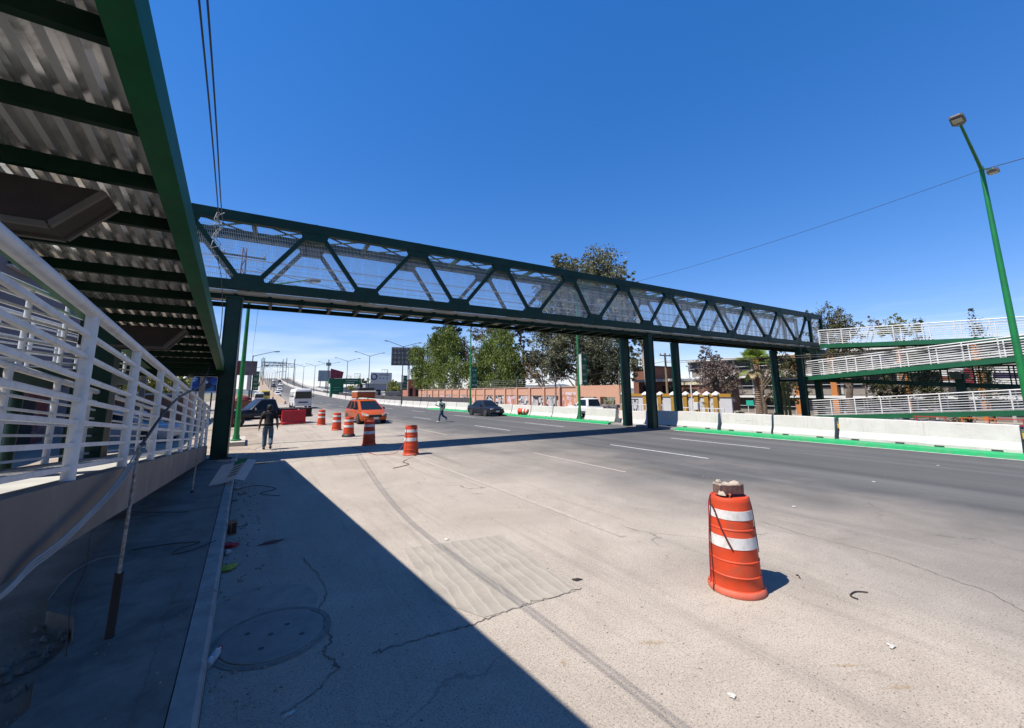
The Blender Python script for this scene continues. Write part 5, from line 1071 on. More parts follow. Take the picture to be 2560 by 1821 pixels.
# utility poles and a radio tower
M('wood', (.28, .20, .12), .9, var=.25, scale=4)
def upole(x, y, h_, lab, mat, hook=0., r_=.14, z=0.):
    u = T('utility_pole', lab, 'utility pole', (x, y, z), 0, 'utility poles'); MB().tube((0, 0, -.3), (0, 0, h_), r_, r_*.7, 8).build('shaft', mat, u)
    if hook:
        for zz_ in (h_-.1, h_-1.3): MB().bar((-hook, 0, zz_), (.1, 0, zz_), .1, .1).build('crossarm', mat, u)
        MB().bar((-hook, 0, h_-.1), (-hook, 0, h_-1.3), .06, .06).build('hanger', mat, u); MB().bar((-hook*.7, 0, h_-.1), (0, 0, h_-1.3), .06, .06).build('brace', mat, u)
    else:
        MB().bar((-.8, 0, h_-.25), (.8, 0, h_-.25), .08, .1).build('crossarm', mat, u)
        for a in (-.7, .7): MB().lathe([(.04, 0), (.06, .06), (.04, .12), (.02, .18)], 8, (a, 0, h_-.2)).build('insulator', MATS['lamp_head'], u)
    return u
for (x, Y, ytop, lab) in ((898, 150, 934, 'hooked concrete utility pole behind the direction sign'), (967, 135, 924, 'hooked concrete utility pole beside the sign with the ring'), (875, 190, 940, 'small far hooked utility pole by the station')):
    q = atY(x, 985, Y); upole(q.x, Y, atY(x, ytop, Y).z, lab, MATS['pole_con'], 1.9)
q = atX(1672, 1035, 33.5); upole(33.5, q.y, atX(1669, 882, 33.5).z+.25, 'bare wooden utility pole in front of the mustard pillar wall', MATS['wood'], 0, .13, -.26)
q = atX(1727, 985, 60); upole(60, q.y, atX(1726, 913, 60).z+2, 'pale utility pole behind the low brown house', MATS['sign_white'], 0, .14, -2)
q = atX(1390, 1020, 30.2); upole(30.2, q.y, atX(1388, 938, 30.2).z+.3, 'short concrete pole standing before the graffiti wall', MATS['pole_con'], 0, .13, -.26)
q = atX(1551, 1010, 30.6); upole(30.6, q.y, atX(1547, 930, 30.6).z+.3, 'slim pole at the corner of brick gateway and mustard wall', MATS['pole_con'], 0, .10, -.26)
q = atX(1731, 1020, 30.8); sl_ = T('street_lamp', 'small white bent neck lamp before the mustard wall', 'street lamp', (30.8, q.y, -.26)); MB().path([(0, 0, 0), (0, 0, 3.0), (0, -.25, 3.35), (0, -.6, 3.5)], .05).build('pole', MATS['white_steel'], sl_); MB().cb((0, -.72, 3.5), (.16, .3, .1), .02).build('lamp_head', MATS['white_steel'], sl_)
q = atX(1741, 1005, 29.6); mbx = T('meter_box', 'white box on a post before the mustard wall', 'box', (29.6, q.y, -.26)); MB().cb((0, 0, 1.25), (.3, .36, .55), .02).build('box', MATS['sign_white'], mbx); MB().tube((0, 0, 0), (0, 0, 1.0), .05).build('post', MATS['rust'], mbx)
q = atY(817, 985, 330); tw = T('radio_tower', 'thin grey lattice radio tower far beyond the station', 'tower', (q.x, 330, 0)); mb = MB()
for a in range(3): mb.bar((math.cos(a*2.1)*1.2, math.sin(a*2.1)*1.2, 0), (math.cos(a*2.1)*.4, math.sin(a*2.1)*.4, 27), .16, .16)
mb.build('legs', MATS['gantry'], tw); mb = MB()
for k in range(20):
    z = k*1.35; r0 = lerp(1.2, .4, z/27)
    for a in range(3): mb.bar((math.cos(a*2.1)*r0, math.sin(a*2.1)*r0, z), (math.cos((a+1)*2.1)*r0, math.sin((a+1)*2.1)*r0, z+1.35), .08, .08)
mb.build('lacing', MATS['gantry'], tw); MB().box((0, 0, 23.5), (3.4, .8, 2.4)).build('antenna', MATS['board_pale'], tw)
# ================================================================== trees
def leafmat(name, lo, hi, tr=.25):
    mt, t, b = nodes(name); g_ = N(t, 'ShaderNodeNewGeometry'); ramp = mixc(t, g_.outputs['Random Per Island'], lo, hi)
    c_ = mixc(t, mrange(t, noise(t, g_.outputs['Position'], .45, 3), .35, .7, 0, .6), ramp, tuple(x*.6 for x in lo)); t.links.new(c_, b.inputs['Base Color']); b.inputs['Roughness'].default_value = .65; b.inputs['Specular IOR Level'].default_value = .3
    try: b.inputs['Transmission Weight'].default_value = 0
    except Exception: pass
    ts = N(t, 'ShaderNodeBsdfTranslucent'); t.links.new(c_, ts.inputs['Color']); mx = N(t, 'ShaderNodeMixShader'); mx.inputs[0].default_value = tr
    o_ = t.nodes['Material Output']; t.links.new(b.outputs[0], mx.inputs[1]); t.links.new(ts.outputs[0], mx.inputs[2]); t.links.new(mx.outputs[0], o_.inputs['Surface']); MATS[name] = mt; return mt
leafmat('leaf_euc', (.06, .068, .03), (.25, .25, .15)); leafmat('leaf_euc_dark', (.03, .038, .02), (.12, .12, .075)); leafmat('leaf_pepper', (.065, .10, .016), (.21, .26, .05)); leafmat('leaf_mauve', (.10, .075, .065), (.24, .18, .16)); leafmat('leaf_olive', (.05, .055, .02), (.15, .14, .065)); leafmat('leaf_dark', (.02, .035, .012), (.075, .09, .04)); leafmat('leaf_bright', (.10, .125, .02), (.28, .28, .06)); leafmat('leaf_brown', (.09, .065, .035), (.22, .16, .09)); leafmat('leaf_palm', (.10, .18, .03), (.34, .42, .09), .5); leafmat('leaf_dry', (.26, .20, .10), (.42, .34, .2))
M('bark', (.16, .12, .09), .95, var=.35, scale=3); M('bark_pale', (.46, .40, .34), .9, var=.25, scale=1.5, dirt=(.28, .2, .15), dscale=1.2, damt=.7); M('bark_palm', (.20, .14, .10), .95, var=.4, scale=8, dirt=(.42, .34, .27), dscale=6, damt=.6, bump=.5, bscale=20)
def leaves(name, mat, root, blobs, n, size, seed, hang=0., cl=26, spread=.42, shell=.55):
    """leaf clumps: blobs = (centre, radii); clump centres sit mostly near the surface of each blob"""
    r_ = np.random.default_rng(seed); vol = np.array([b_[1][0]*b_[1][1]*b_[1][2] for b_ in blobs])**.75; vol /= vol.sum()
    nc = n//cl; idx = r_.choice(len(blobs), nc, p=vol); c = np.array([b_[0] for b_ in blobs])[idx]; rad = np.array([b_[1] for b_ in blobs])[idx]
    d = r_.normal(size=(nc, 3)); d /= np.linalg.norm(d, axis=1)[:, None]; rr = shell+(1-shell)*r_.random(nc)**.6; rr[r_.random(nc) < .25] *= .6
    cc_ = c + d*rad*rr[:, None]*(1+.16*np.sin(d[:, :1]*7+d[:, 1:2]*5+idx[:, None]))
    sp_ = spread*np.cbrt(rad.prod(axis=1))*.33*r_.uniform(.5, 1.3, nc)
    P = np.repeat(cc_, cl, 0); S = np.repeat(sp_, cl); off = r_.normal(size=P.shape)*S[:, None]; off[:, 2] *= .8
    if hang: off[:, 2] -= np.abs(r_.normal(size=len(P)))*hang
    P = P+off; m_ = len(P)
    a = r_.normal(size=(m_, 3)); a /= np.linalg.norm(a, axis=1)[:, None]
    if hang: a = a*.8+np.array([0, 0, -1.]); a /= np.linalg.norm(a, axis=1)[:, None]
    q_ = r_.normal(size=(m_, 3)); u = np.cross(a, q_); u /= np.linalg.norm(u, axis=1)[:, None]
    L = size*r_.uniform(.6, 1.4, m_)[:, None]; W_ = L*(.30 if hang else .46)
    V = np.stack([P-a*L/2, P+u*W_/2, P+a*L/2, P-u*W_/2], 1).reshape(-1, 3) - np.array(root.location)
    me = bpy.data.meshes.new(name); me.vertices.add(m_*4); me.vertices.foreach_set('co', V.astype(np.float32).ravel()); me.loops.add(m_*4); me.loops.foreach_set('vertex_index', np.arange(m_*4, dtype=np.int32)); me.polygons.add(m_); me.polygons.foreach_set('loop_start', np.arange(0, m_*4, 4, dtype=np.int32)); me.update(calc_edges=True); me.materials.append(mat)
    return put(me, name, root)
def tree(lab, base, H, blobs, mat, bark, n, size, seed, trunk=.3, hang=0., lean=(0, 0), limbs=True, spread=.42, fork=.35, shell=.55, cat='tree'):
    r = T('tree', lab, cat, base); random.seed(seed)
    if limbs:
        extra = []
        for (c_, rd) in blobs:
            for _ in range(3):
                v_ = Vector((random.gauss(0, 1), random.gauss(0, 1), random.gauss(.2, 1))).normalized(); k_ = random.uniform(.32, .55); extra.append((Vector(c_)+Vector((v_.x*rd[0], v_.y*rd[1], v_.z*rd[2]))*random.uniform(.85, 1.2), tuple(x*k_ for x in rd)))
        crown = list(blobs)+extra
    else: crown = blobs
    mb = MB(); b_ = Vector(base); top = max(z[0][2] for z in blobs)
    tp = Vector((b_.x+lean[0], b_.y+lean[1], b_.z+(top-b_.z)*.85)); pts = [b_.lerp(tp, k/5)+Vector((random.uniform(-.15, .15), random.uniform(-.15, .15), 0))*(k > 0) for k in range(6)]; pts[0].z -= .3
    mb.path(pts, [trunk*(1-.78*k/5) for k in range(6)], 9); mb.build('trunk', bark, r, world=True, smooth=True)
    if limbs:
        mb = MB()
        for (c_, rd) in blobs:
            c_ = Vector(c_); s_ = pts[1].lerp(pts[4], min(1, max(.0, (c_.z-b_.z)/(top-b_.z)-fork)+random.uniform(0, .15))); mid = s_.lerp(c_, .5)+Vector((random.uniform(-.3, .3), random.uniform(-.3, .3), random.uniform(0, .6)))
            mb.path([s_, mid, c_], [trunk*.42, trunk*.26, trunk*.1], 6)
            for _ in range(5):
                e = c_+Vector((random.uniform(-1, 1)*rd[0], random.uniform(-1, 1)*rd[1], random.uniform(-.5, .9)*rd[2]))*.75; mb.path([mid.lerp(c_, random.random()), c_.lerp(e, .5)+Vector((0, 0, .15)), e], [trunk*.16, trunk*.1, trunk*.03], 5)
        mb.build('limb', bark, r, world=True, smooth=True)
    leaves('crown', mat, r, [(tuple(c_), rd) for c_, rd in crown], n, size, seed, hang, spread=spread, shell=shell); return r
def B(px, py, X_, rx, rz_=None, ry=None): q_ = atX(px, py, X_); return (q_, (ry or rx, rx, rz_ or rx))
tree('tall grey green eucalyptus with a broad crown rising above the bridge', (38, 38.5, -.3), 20, [B(1430, 690, 38, 2.6), B(1500, 665, 38, 2.6, 2.8), B(1545, 690, 38, 1.7), B(1400, 760, 38, 3.4), B(1470, 745, 38, 3.3), B(1545, 770, 38, 2.4), B(1375, 840, 38, 3.2), B(1450, 850, 38, 3.6), B(1520, 850, 38, 3.0), B(1400, 910, 38, 2.6), B(1490, 920, 38, 2.8), B(1540, 910, 38, 2.0), B(1350, 900, 38, 1.8)], MATS['leaf_euc'], MATS['bark'], 60000, .33, 11, .5, shell=.35)
tree('slim eucalyptus with a pale bare trunk behind the bridge columns', (38.5, 30.4, -.3), 16, [B(1590, 730, 38.5, 1.3), B(1610, 860, 38.5, .9), B(1600, 900, 38.5, .9, 1.4), B(1575, 790, 38.5, 1.1)], MATS['leaf_euc'], MATS['bark_pale'], 2600, .3, 12, .42, lean=(0, 1.2), fork=.3)
tree('dark leafed tree filling the ground behind the lamp with the green banner', (36.5, 40.5, -.3), 8, [B(1500, 900, 36, 2.6), B(1470, 930, 36, 1.9), B(1530, 930, 36, 1.9), B(1390, 930, 36, 2.0), B(1340, 905, 37, 1.7)], MATS['leaf_euc_dark'], MATS['bark'], 14000, .28, 13, .3, shell=.4)
tree('weeping bright green pepper tree over the wall by the billboard', (34, 92, -.3), 11, [B(1075, 900, 34, 3.6, 4.2), B(1110, 870, 34, 3.4, 3.8), B(1055, 935, 34, 2.6, 3.0), B(1125, 930, 34, 3.6, 3.6), B(1090, 950, 34, 3.0, 2.6)], MATS['leaf_pepper'], MATS['bark'], 26000, .46, 14, .4, hang=.55)
tree('weeping bright green pepper tree behind the banner lamp and dark car', (34, 60, -.3), 11, [B(1240, 860, 34, 2.8, 3.0), B(1215, 905, 34, 2.7, 3.0), B(1270, 900, 34, 2.7, 2.8), B(1200, 950, 34, 2.0, 2.0), B(1245, 950, 34, 2.4, 2.0), B(1290, 940, 34, 1.7, 2.2)], MATS['leaf_pepper'], MATS['bark'], 28000, .38, 15, .4, hang=.5)
tree('tall narrow dark eucalyptus behind the first pepper tree', (40, 86, -.3), 17, [B(1120, 840, 40, 2.6, 3.4), B(1135, 818, 40, 1.7, 2.4), B(1100, 870, 40, 2.4, 2.6), B(1145, 870, 40, 2.8, 3)], MATS['leaf_dark'], MATS['bark'], 13000, .42, 16, .4)
tree('thin brownish eucalyptus with gaps between the two pepper trees', (40, 66, -.3), 16, [B(1195, 835, 40, 2.0), B(1230, 825, 40, 2.2), B(1260, 830, 40, 1.9), B(1180, 880, 40, 1.6), B(1172, 920, 40, 2.4, 3)], MATS['leaf_brown'], MATS['bark'], 8000, .34, 17, .3, shell=.3)
tree('slender dark eucalyptus with tufted branches between the big trees', (38, 55, -.3), 15, [B(1300, 825, 38, 1.5), B(1312, 860, 38, 1.2), B(1290, 880, 38, 1.3), B(1325, 895, 38, 1.2)], MATS['leaf_euc_dark'], MATS['bark'], 3000, .34, 18, .28)
tree('low sparse brown scrub tree with bare leaning branches over the wall', (35, 46, -.3), 7, [B(1320, 930, 35, 1.7, 1.4), B(1350, 945, 35, 1.6, 1.2), B(1300, 915, 35, 1.4)], MATS['leaf_brown'], MATS['bark'], 2600, .28, 19, .25, shell=.2)
tree('mauve brown dry leaved tree left of the palm', (40, 23.8, -.4), 7, [B(1776, 890, 40, .8, 1.3), B(1795, 925, 40, 1.3), B(1768, 935, 40, 1.1), B(1825, 930, 40, 1.0), B(1790, 965, 40, 1.6), B(1825, 970, 40, 1.2), B(1842, 940, 40, .6), B(1755, 905, 40, .6)], MATS['leaf_mauve'], MATS['bark'], 11000, .18, 20, .2, shell=.3)
tree('dark conifer with drooping boughs behind the bridge end columns', (47, 22.5, -.4), 9, [B(1965, 890, 47, .8, 1.6), B(1962, 930, 47, 1.6, 1.8), B(1975, 965, 47, 1.8, 1.6), B(1955, 985, 47, 1.4), B(1980, 910, 47, 1.0)], MATS['leaf_olive'], MATS['bark'], 5200, .22, 21, .25, shell=.3)
tree('olive green pine behind the right end of the bridge', (46, 14.5, -.4), 10, [B(2085, 800, 46, 1.6), B(2060, 825, 46, 1.4), B(2105, 830, 46, 1.7), B(2080, 870, 46, 2.2, 1.5), B(2120, 880, 46, 1.8, 1.2), B(2050, 895, 46, 1.6, 1.2), B(2140, 905, 46, 1.2, .9)], MATS['leaf_olive'], MATS['bark'], 9000, .2, 22, .32, shell=.3)
tree('low olive tree with a pale trunk seen between the ramp flights', (44, 10.5, -.4), 4, [B(2225, 975, 44, 1.4, 1.0), B(2260, 965, 44, 1.1, .9), B(2195, 980, 44, 1.0, .8), B(2330, 985, 44, 1.0, .8), B(2260, 890, 44, 1.1, .8), B(2290, 905, 44, .9, .8)], MATS['leaf_olive'], MATS['bark_pale'], 4500, .18, 23, .22, shell=.3)
for px_, py_, lab, w_ in ((2283, 778, 'dark pointed cypress above the top ramp railing', .8), (2297, 795, 'short dark pointed cypress beside the taller one', .5), (2428, 768, 'dark pointed cypress standing alone above the top ramp railing', .8)):
    q = atX(px_, py_, 62); bl = [(Vector((62, q.y, q.z-.5-k*1.05)), (w_*.28*(k+.8)**.75, w_*.28*(k+.8)**.75, .9)) for k in range(9)]
    tree(lab, (62, q.y, -1.9), 10, bl, MATS['leaf_dark'], MATS['bark'], 2600, .2, int(px_), .15, limbs=False, spread=1.6, cat='cypress')
tree('yellowish shrubby treetop behind the top ramp railing', (58, 13.5, -1.9), 8, [B(2240, 812, 58, 1.2), B(2262, 822, 58, 1.2), B(2225, 830, 58, 1.0)], MATS['leaf_bright'], MATS['bark'], 1800, .22, 31, .15)
tree('thin bare looking tree top behind the top ramp railing', (60, 17.3, -1.9), 9, [B(2180, 800, 60, .7, 1.0), B(2190, 820, 60, .8)], MATS['leaf_mauve'], MATS['bark'], 380, .22, 32, .12, shell=.1)
for (px_, py_, Y, rx, mat, lab) in ((300, 925, 62, 2.6, 'leaf_dark', 'dark bushy tree behind the shed left of the ramps'), (370, 945, 58, 2.8, 'leaf_bright', 'yellow green tree behind the left ramp railing'), (430, 925, 66, 3.4, 'leaf_bright', 'yellow green tree by the blue poster billboard'), (480, 905, 70, 3.4, 'leaf_bright', 'tall yellow green tree behind the blue poster billboard')):
    q = atY(px_, py_, Y); tree(lab, (q.x, Y, -.2), 6, [(q, (rx, rx, rx*.8)), (q+Vector((rx*.7, 0, -.8)), (rx*.7, rx*.7, rx*.7)), (q+Vector((-rx*.7, 0, -1)), (rx*.8, rx*.7, rx*.7)), (q+Vector((0, 0, rx*.6)), (rx*.6,)*3)], MATS[mat], MATS['bark'], 3200, .4, int(px_), .25)
for (px_, py_, Y, rx, lab) in ((905, 958, 160, 2.2, 'round topped far palm like tree by the direction sign'), (985, 972, 128, 2.4, 'small green roadside tree beside the billboard mast'), (880, 985, 140, 3.0, 'low green hedge behind the minivan roof load'), (1022, 975, 112, 3.2, 'rust brown leaved tree beside the gate tower')):
    q = atY(px_, py_, Y); tree(lab, (q.x, Y, -.2), 5, [(q, (rx, rx, rx*.9)), (q+Vector((rx*.6, 0, -.6)), (rx*.6,)*3)], MATS['leaf_brown' if 'rust' in lab else 'leaf_dark' if px_ == 905 else 'leaf_bright'], MATS['bark'], 1300, .55, int(px_), .2)
tree('green hedge behind the barred openings of the brick gateway', (33, 31, -.3), 2, [((33, 29.8, .7), (.8, 1.4, 1.1)), ((33, 32.6, .7), (.8, 1.4, 1.1))], MATS['leaf_bright'], MATS['bark'], 2400, .16, 41, .1, cat='hedge')
# palms
def palm(lab, base, h_, r0, nf, fl, seed, dry=14):
    r = T('palm_tree', lab, 'palm', base); random.seed(seed); mb = MB(); rings = []
    n_ = max(6, int(h_/.09))
    prof = []
    for k in range(n_+1): z = h_*k/n_; prof.append((r0*(1.18-.42*min(1, k/n_*1.6))*(1.08 if k % 2 else .90), z-.2*(k == 0)))
    mb.lathe(prof, 14); mb.build('trunk', MATS['bark_palm'], r)
    mb = MB()
    for k in range(int(h_*16)):
        a = random.random()*6.28; z = random.uniform(.25*h_, h_); rr_ = r0*(1.18-.42*min(1, z/h_*1.6)); c_, s_ = math.cos(a), math.sin(a); mb.loft([[(c_*rr_-s_*.06, s_*rr_+c_*.06, z), (c_*rr_+s_*.06, s_*rr_-c_*.06, z), (c_*rr_, s_*rr_, z-.06)], [(c_*(rr_+.12), s_*(rr_+.12), z+.14)]*3], caps=False)
    mb.build('leaf_stub', MATS['bark_palm'], r, kind='stuff', fix=False)
    def frond(a, el_, ln, mat):
        d0_ = Vector((math.cos(a)*math.cos(el_), math.sin(a)*math.cos(el_), math.sin(el_))); side_ = Vector((-math.sin(a), math.cos(a), 0)); o0 = Vector((0, 0, h_)); st = [o0+d0_*ln*.5*t_/4+Vector((0, 0, -.12*ln*(t_/4)**2)) for t_ in range(5)]
        mb = MB(); mb.path(st, [.022, .018, .016, .014, .01], 5); e = st[-1]; d1 = (st[-1]-st[-2]).normalized(); nrm = d1.cross(side_).normalized()
        for k in range(17):     # fan of blades
            th = R(-66+132*k/16); v_ = (d1*math.cos(th)+side_*math.sin(th)); L = ln*.55*(1-.25*abs(th)/1.4)*random.uniform(.9, 1.05); w_ = ln*.028; p2 = e+v_*L*.55; p3 = e+v_*L+Vector((0, 0, -L*random.uniform(.04, .16))); cr = nrm.cross(v_).normalized()*w_
            mb.quad(e-cr*.3, e+cr*.3, p2+cr, p2-cr); mb.quad(p2-cr, p2+cr, p3)
        mb.build('frond', mat, r, fix=False)
    for k in range(nf): frond(k*2.4+random.uniform(-.2, .2), R(random.uniform(12, 86)), fl*random.uniform(.8, 1.1), MATS['leaf_palm'])
    for k in range(dry): frond(k*2.4+.7, R(random.uniform(-55, -5)), fl*random.uniform(.6, .85), MATS['leaf_dry'] if k % 3 else MATS['leaf_palm'])
    return r
q = atX(1900, 1040, 38.6); palm('fan palm with a rough trunk standing before the school', (38.6, q.y, -.25), 4.75, .28, 26, 2.15, 51, dry=8)
q = atX(1785, 1035, 31.7); palm('small young fan palm inside the white hoop fence', (31.7, q.y, -.25), .95, .22, 12, 1.35, 52, dry=3)
cc1 = T('cactus', 'tall column cactus beside the bridge end column', 'cactus', (41, atX(1962, 1000, 41).y, -.3))
for dx, dy, hh_ in ((0, 0, 4.3), (.05, -.3, 3.5), (0, .28, 3.0)):
    mb = MB(); n_ = 14; mb.loft([[(dx+(.12 if k % 2 else .09)*s_*math.cos(k*6.283/n_), dy+(.12 if k % 2 else .09)*s_*math.sin(k*6.283/n_), z) for k in range(n_)] for z, s_ in ((0, 1), (hh_*.9, .95), (hh_*.97, .7), (hh_, .2))]); mb.build('stem', M('cactus', (.13, .17, .07), .8, var=.2), cc1)
def bushy(lab, X_, px_, s_, mat, seed):
    q_ = atX(px_, 1030, X_); r = T('shrub', lab, 'shrub', (X_, q_.y, -.25)); leaves('foliage', mat, r, [((X_, q_.y, .1), (s_, s_, s_*.7)), ((X_, q_.y+s_*.6, 0), (s_*.7, s_*.7, s_*.5))], 900, .14, seed); mb = MB()
    for k in range(5): mb.tube((random.uniform(-.1, .1), random.uniform(-.1, .1), -.1), (random.uniform(-.4, .4)*s_, random.uniform(-.4, .4)*s_, .45), .02, .008, 5)
    mb.build('stem', MATS['bark'], r)
bushy('green agave like shrub at the corner of the school yard', 34, 1822, .5, MATS['leaf_bright'], 61); bushy('low red and green flower bed by the palm', 36, 1930, .6, MATS['leaf_brown'], 62); bushy('dark round shrub beside the column cactus', 36, 1850, .4, MATS['leaf_dark'], 63); bushy('dry red brown shrubs in the yard under the ramp', 36, 2400, .7, MATS['leaf_brown'], 64)

# ================================================================== overhead cables
M('cable', (.02, .022, .026), .6, var=.1); M('cable_grey', (.35, .36, .36), .6, var=.15)
def sagline(a, e, r_, lab, sag=.2, mat='cable', n_=16, nm='overhead_cable'):
    a, e = Vector(a), Vector(e); mb = MB(); mb.path([a.lerp(e, k/n_)+Vector((0, 0, -4*sag*(k/n_)*(1-k/n_))) for k in range(n_+1)], r_, 5); return mb.build(nm, MATS[mat], label=lab, cat='cable', loc=tuple(a))
P3 = atY(548, 560, 16.2)
for dx, dz, lab in ((0, 0, 'black overhead cable rising steeply past the ramp edge to the bridge'), (.05, .02, 'second black overhead cable running beside the steep one to the bridge')):
    cord([(-.42+dx, -4, 4.9+dz), (-.545+dx, 3.5, 5.16+dz), (-.683+dx*.9, 8.3, 5.38+dz), tuple(P3+Vector((dx*2.5, 0, dz)))], .008, MATS['cable'], lab, 'overhead_cable', 8)
random.seed(8)
for k in range(3):
    a = P3+Vector((0, -.15, .35)); cord([tuple(a+Vector((random.uniform(-.14, .14), random.uniform(-.1, .05), -.16*i))) for i in range(9)], .014, MATS['cable_grey'], 'knotted grey cable bundle tied to the bridge truss', 'cable_knot', 4)['group'] = 'cable knots on the truss'
e1 = atY(556, 775, 16.1); cord([tuple(P3+Vector((0, -.1, -1))), tuple(atY(554, 700, 16.1)), tuple(e1)], .012, MATS['cable'], 'black cable dropping from the knot to the bridge column', 'overhead_cable')
cord([tuple(e1), tuple(atY(549, 850, 15.6)), tuple(atY(530, 900, 15)), tuple(atY(505, 960, 13)), tuple(atX(440, 1000, -.87)), tuple(atX(345, 1125, -.87))], .016, MATS['cable'], 'black cable drooping from the bridge column across the white railing', 'cable', 6)
for k in range(3):
    o_ = k*.03; cord([tuple(atX(345+k*4, 1125+k*5, -.86)), tuple(atX(300, 1195+k*8, -.84)), tuple(atX(240+k*6, 1265, -.84)), tuple(atX(150, 1352+k*7, -.85)), tuple(atX(80, 1405+k*8, -.88)), tuple(atX(20, 1470+k*5, -.9)), tuple(atX(-60, 1540, -.95))], .008, MATS['cable_grey'], 'pale loose cables hanging down past the grey ramp beam', 'cable', 5)['group'] = 'pale cables by the ramp beam'
sagline((20.95, 2.05, 9.75), (21.1, 23.25, 9.65), .009, 'cable strung between the two nearest bright green median lamps', .4); sagline((20.95, 2.05, 9.75), (20.95, -22, 9.8), .014, 'cable leaving the tall green lamp over the zigzag ramp', .25)
for dz in (0, -.5, -1.): sagline((-.95+.8, 33, 10.9+dz), (48, 62, 13.3+dz), .018, 'thin service wire crossing the road behind the bridge', .5)['group'] = 'service wires behind the bridge'
for X_, Y_ in ((1.2, 0), (-1.2, 0)): sagline((-.95+X_, 33, 11.75), (-.95+X_*.9, 95, 9.5), .016, 'wire running along the left roadside from the red mast', .6)['group'] = 'wires from the red mast'
yq = atX(1672, 1035, 33.5).y
for dz in (0, -.15): sagline((33.5, yq, atX(1669, 882, 33.5).z-.8+dz), (34, -14, 4.3+dz), .022, 'dark wire strung from the wooden pole past the palm', .15)['group'] = 'wires on the wooden pole'
sagline((33.5, yq, atX(1669, 882, 33.5).z-.8), (31, 44, 3.2), .02, 'dark wire from the wooden pole to the brick wall', .15)
# wires on stakes over the brick wall
for k in range(4): sagline((31.2, 34, 3.0+k*.28), (31.2, 80, 3.0+k*.28), .012, ('lowest', 'second lowest', 'second highest', 'topmost')[k]+' security wire above the graffiti wall', .03, 'cable_grey')['group'] = 'security wires above the wall'
for k in range(8): MB().bar((0, 0, 0), (0, 0, 1.2), .04, .04).build('wire_stake', MATS['cable_grey'], label='thin stake holding the security wires on the brick wall', cat='stake', group='wire stakes').location = (31.2, 35+k*6, 2.7)

# ================================================================== small things on the pavement and road
a = Vector((-.83, 5.07, .15)); rd = T('steel_rod', 'white spattered steel rod in a rusty sleeve stuck in the near pavement', 'rod', a)
tp = Vector(atX(344, 1140, -.80)); MB().tube(a, tp+(tp-a)*.06, .013, n=8).build('rod', M('rod_white', (.34, .32, .30), .7, var=.7, scale=30), rd, world=True); MB().tube(a+Vector((0, 0, -.05)), a.lerp(tp, .34), .032, n=10).build('sleeve', M('rod_rust', (.025, .017, .015), .8, var=.4), rd, world=True)
a = Vector((-.82, 11.13, .15)); rd = T('steel_rod', 'thin pale steel rod standing in the pavement near the cardboard', 'rod', a); MB().tube(a, a+Vector((.03, 0, 1.15)), .012, n=8).build('rod', MATS['rod_white'], rd, world=True); MB().lathe([(.03, 0), (.03, .03), (.015, .05)], 8, tuple(a)).build('collar', MATS['rod_rust'], rd, world=True)
# manhole covers
def manhole(c_, r_, lab):
    m_ = T('manhole_cover', lab, 'manhole cover', (c_.x, c_.y, 0)); mb = MB(); mb.lathe([(r_+.07, -.02), (r_+.07, .006), (r_+.025, .006), (r_+.02, -.01)], 40); mb.build('frame', M('lid_frame', (.24, .215, .19), .9, var=.3, scale=9), m_)
    MB().lathe([(r_, -.02), (r_, .010), (r_-.02, .014), (.01, .014)], 40).build('lid', M('lid', (.30, .28, .255), .9, var=.15, scale=6, bump=.3), m_)
    for x, y in ((.12, .1), (-.2, .12), (.22, -.15), (-.1, -.2), (-.02, .0)): MB().lathe([(.024, .0145), (.02, .0155), (.005, .0155)], 10, (x, y, 0)).build('pry_hole', M('hole', (.10, .09, .08), .9), m_)
manhole(G(683, 1588), .42, 'round concrete manhole cover with pry holes in the shaded gutter'); 
q = G(640, 1525); struct(MB().lathe([(.58, -.01), (.57, .0045), (.01, .0045)], 36, (q.x, q.y, 0)), 'round_patch', M('patch_round', (.36, .32, .275), .95, var=.2, scale=5))
# litter along the kerb
M('card_white', (.55, .56, .55), .8, var=.1, scale=6); M('card_green', (.01, .22, .08), .7); M('bag_red', (.35, .01, .03), .6, var=.3, scale=20); M('bag_lime', (.38, .42, .04), .6, var=.3, scale=20); M('plastic', (.42, .46, .48), .25, var=.15, scale=20); M('wood_bit', (.24, .16, .09), .9, var=.3, scale=15); M('paper', (.60, .58, .54), .8, var=.15, scale=20)
cb_ = T('cardboard_sheet', 'bent white and green printed sheet propped on the kerb', 'cardboard', (-.2, 11.5, .15), R(-28)); 
mb = MB(); mb.loft([[(-.42, y_, z_), (-.12, y_, z_+.05), (.14, y_, z_+.14), (.34, y_, z_+.10)] for y_, z_ in ((-.02, .0), (.02, .04), (.42, .38), (.44, .37))], closed=False, caps=False); sh_ = mb.build('sheet', MATS['card_white'], cb_, fix=False)
mb = MB(); mb.quad((-.12, .335, .315+.05), (.14, .335, .315+.14), (.14, .43, .398+.14), (-.12, .43, .398+.05)); mb.build('green_band', MATS['card_green'], sh_, fix=False).location = (0, -.012, .012)
mb = MB()
for k in range(4): mb.quad((-.08, .08+k*.06, .095+.053*k+.062), (.10, .08+k*.06, .095+.053*k+.125), (.10, .10+k*.06, .113+.053*k+.125), (-.08, .10+k*.06, .113+.053*k+.062))
mb.build('lettering', MATS['lamp_dark'], sh_, fix=False).location = (0, -.014, .012)
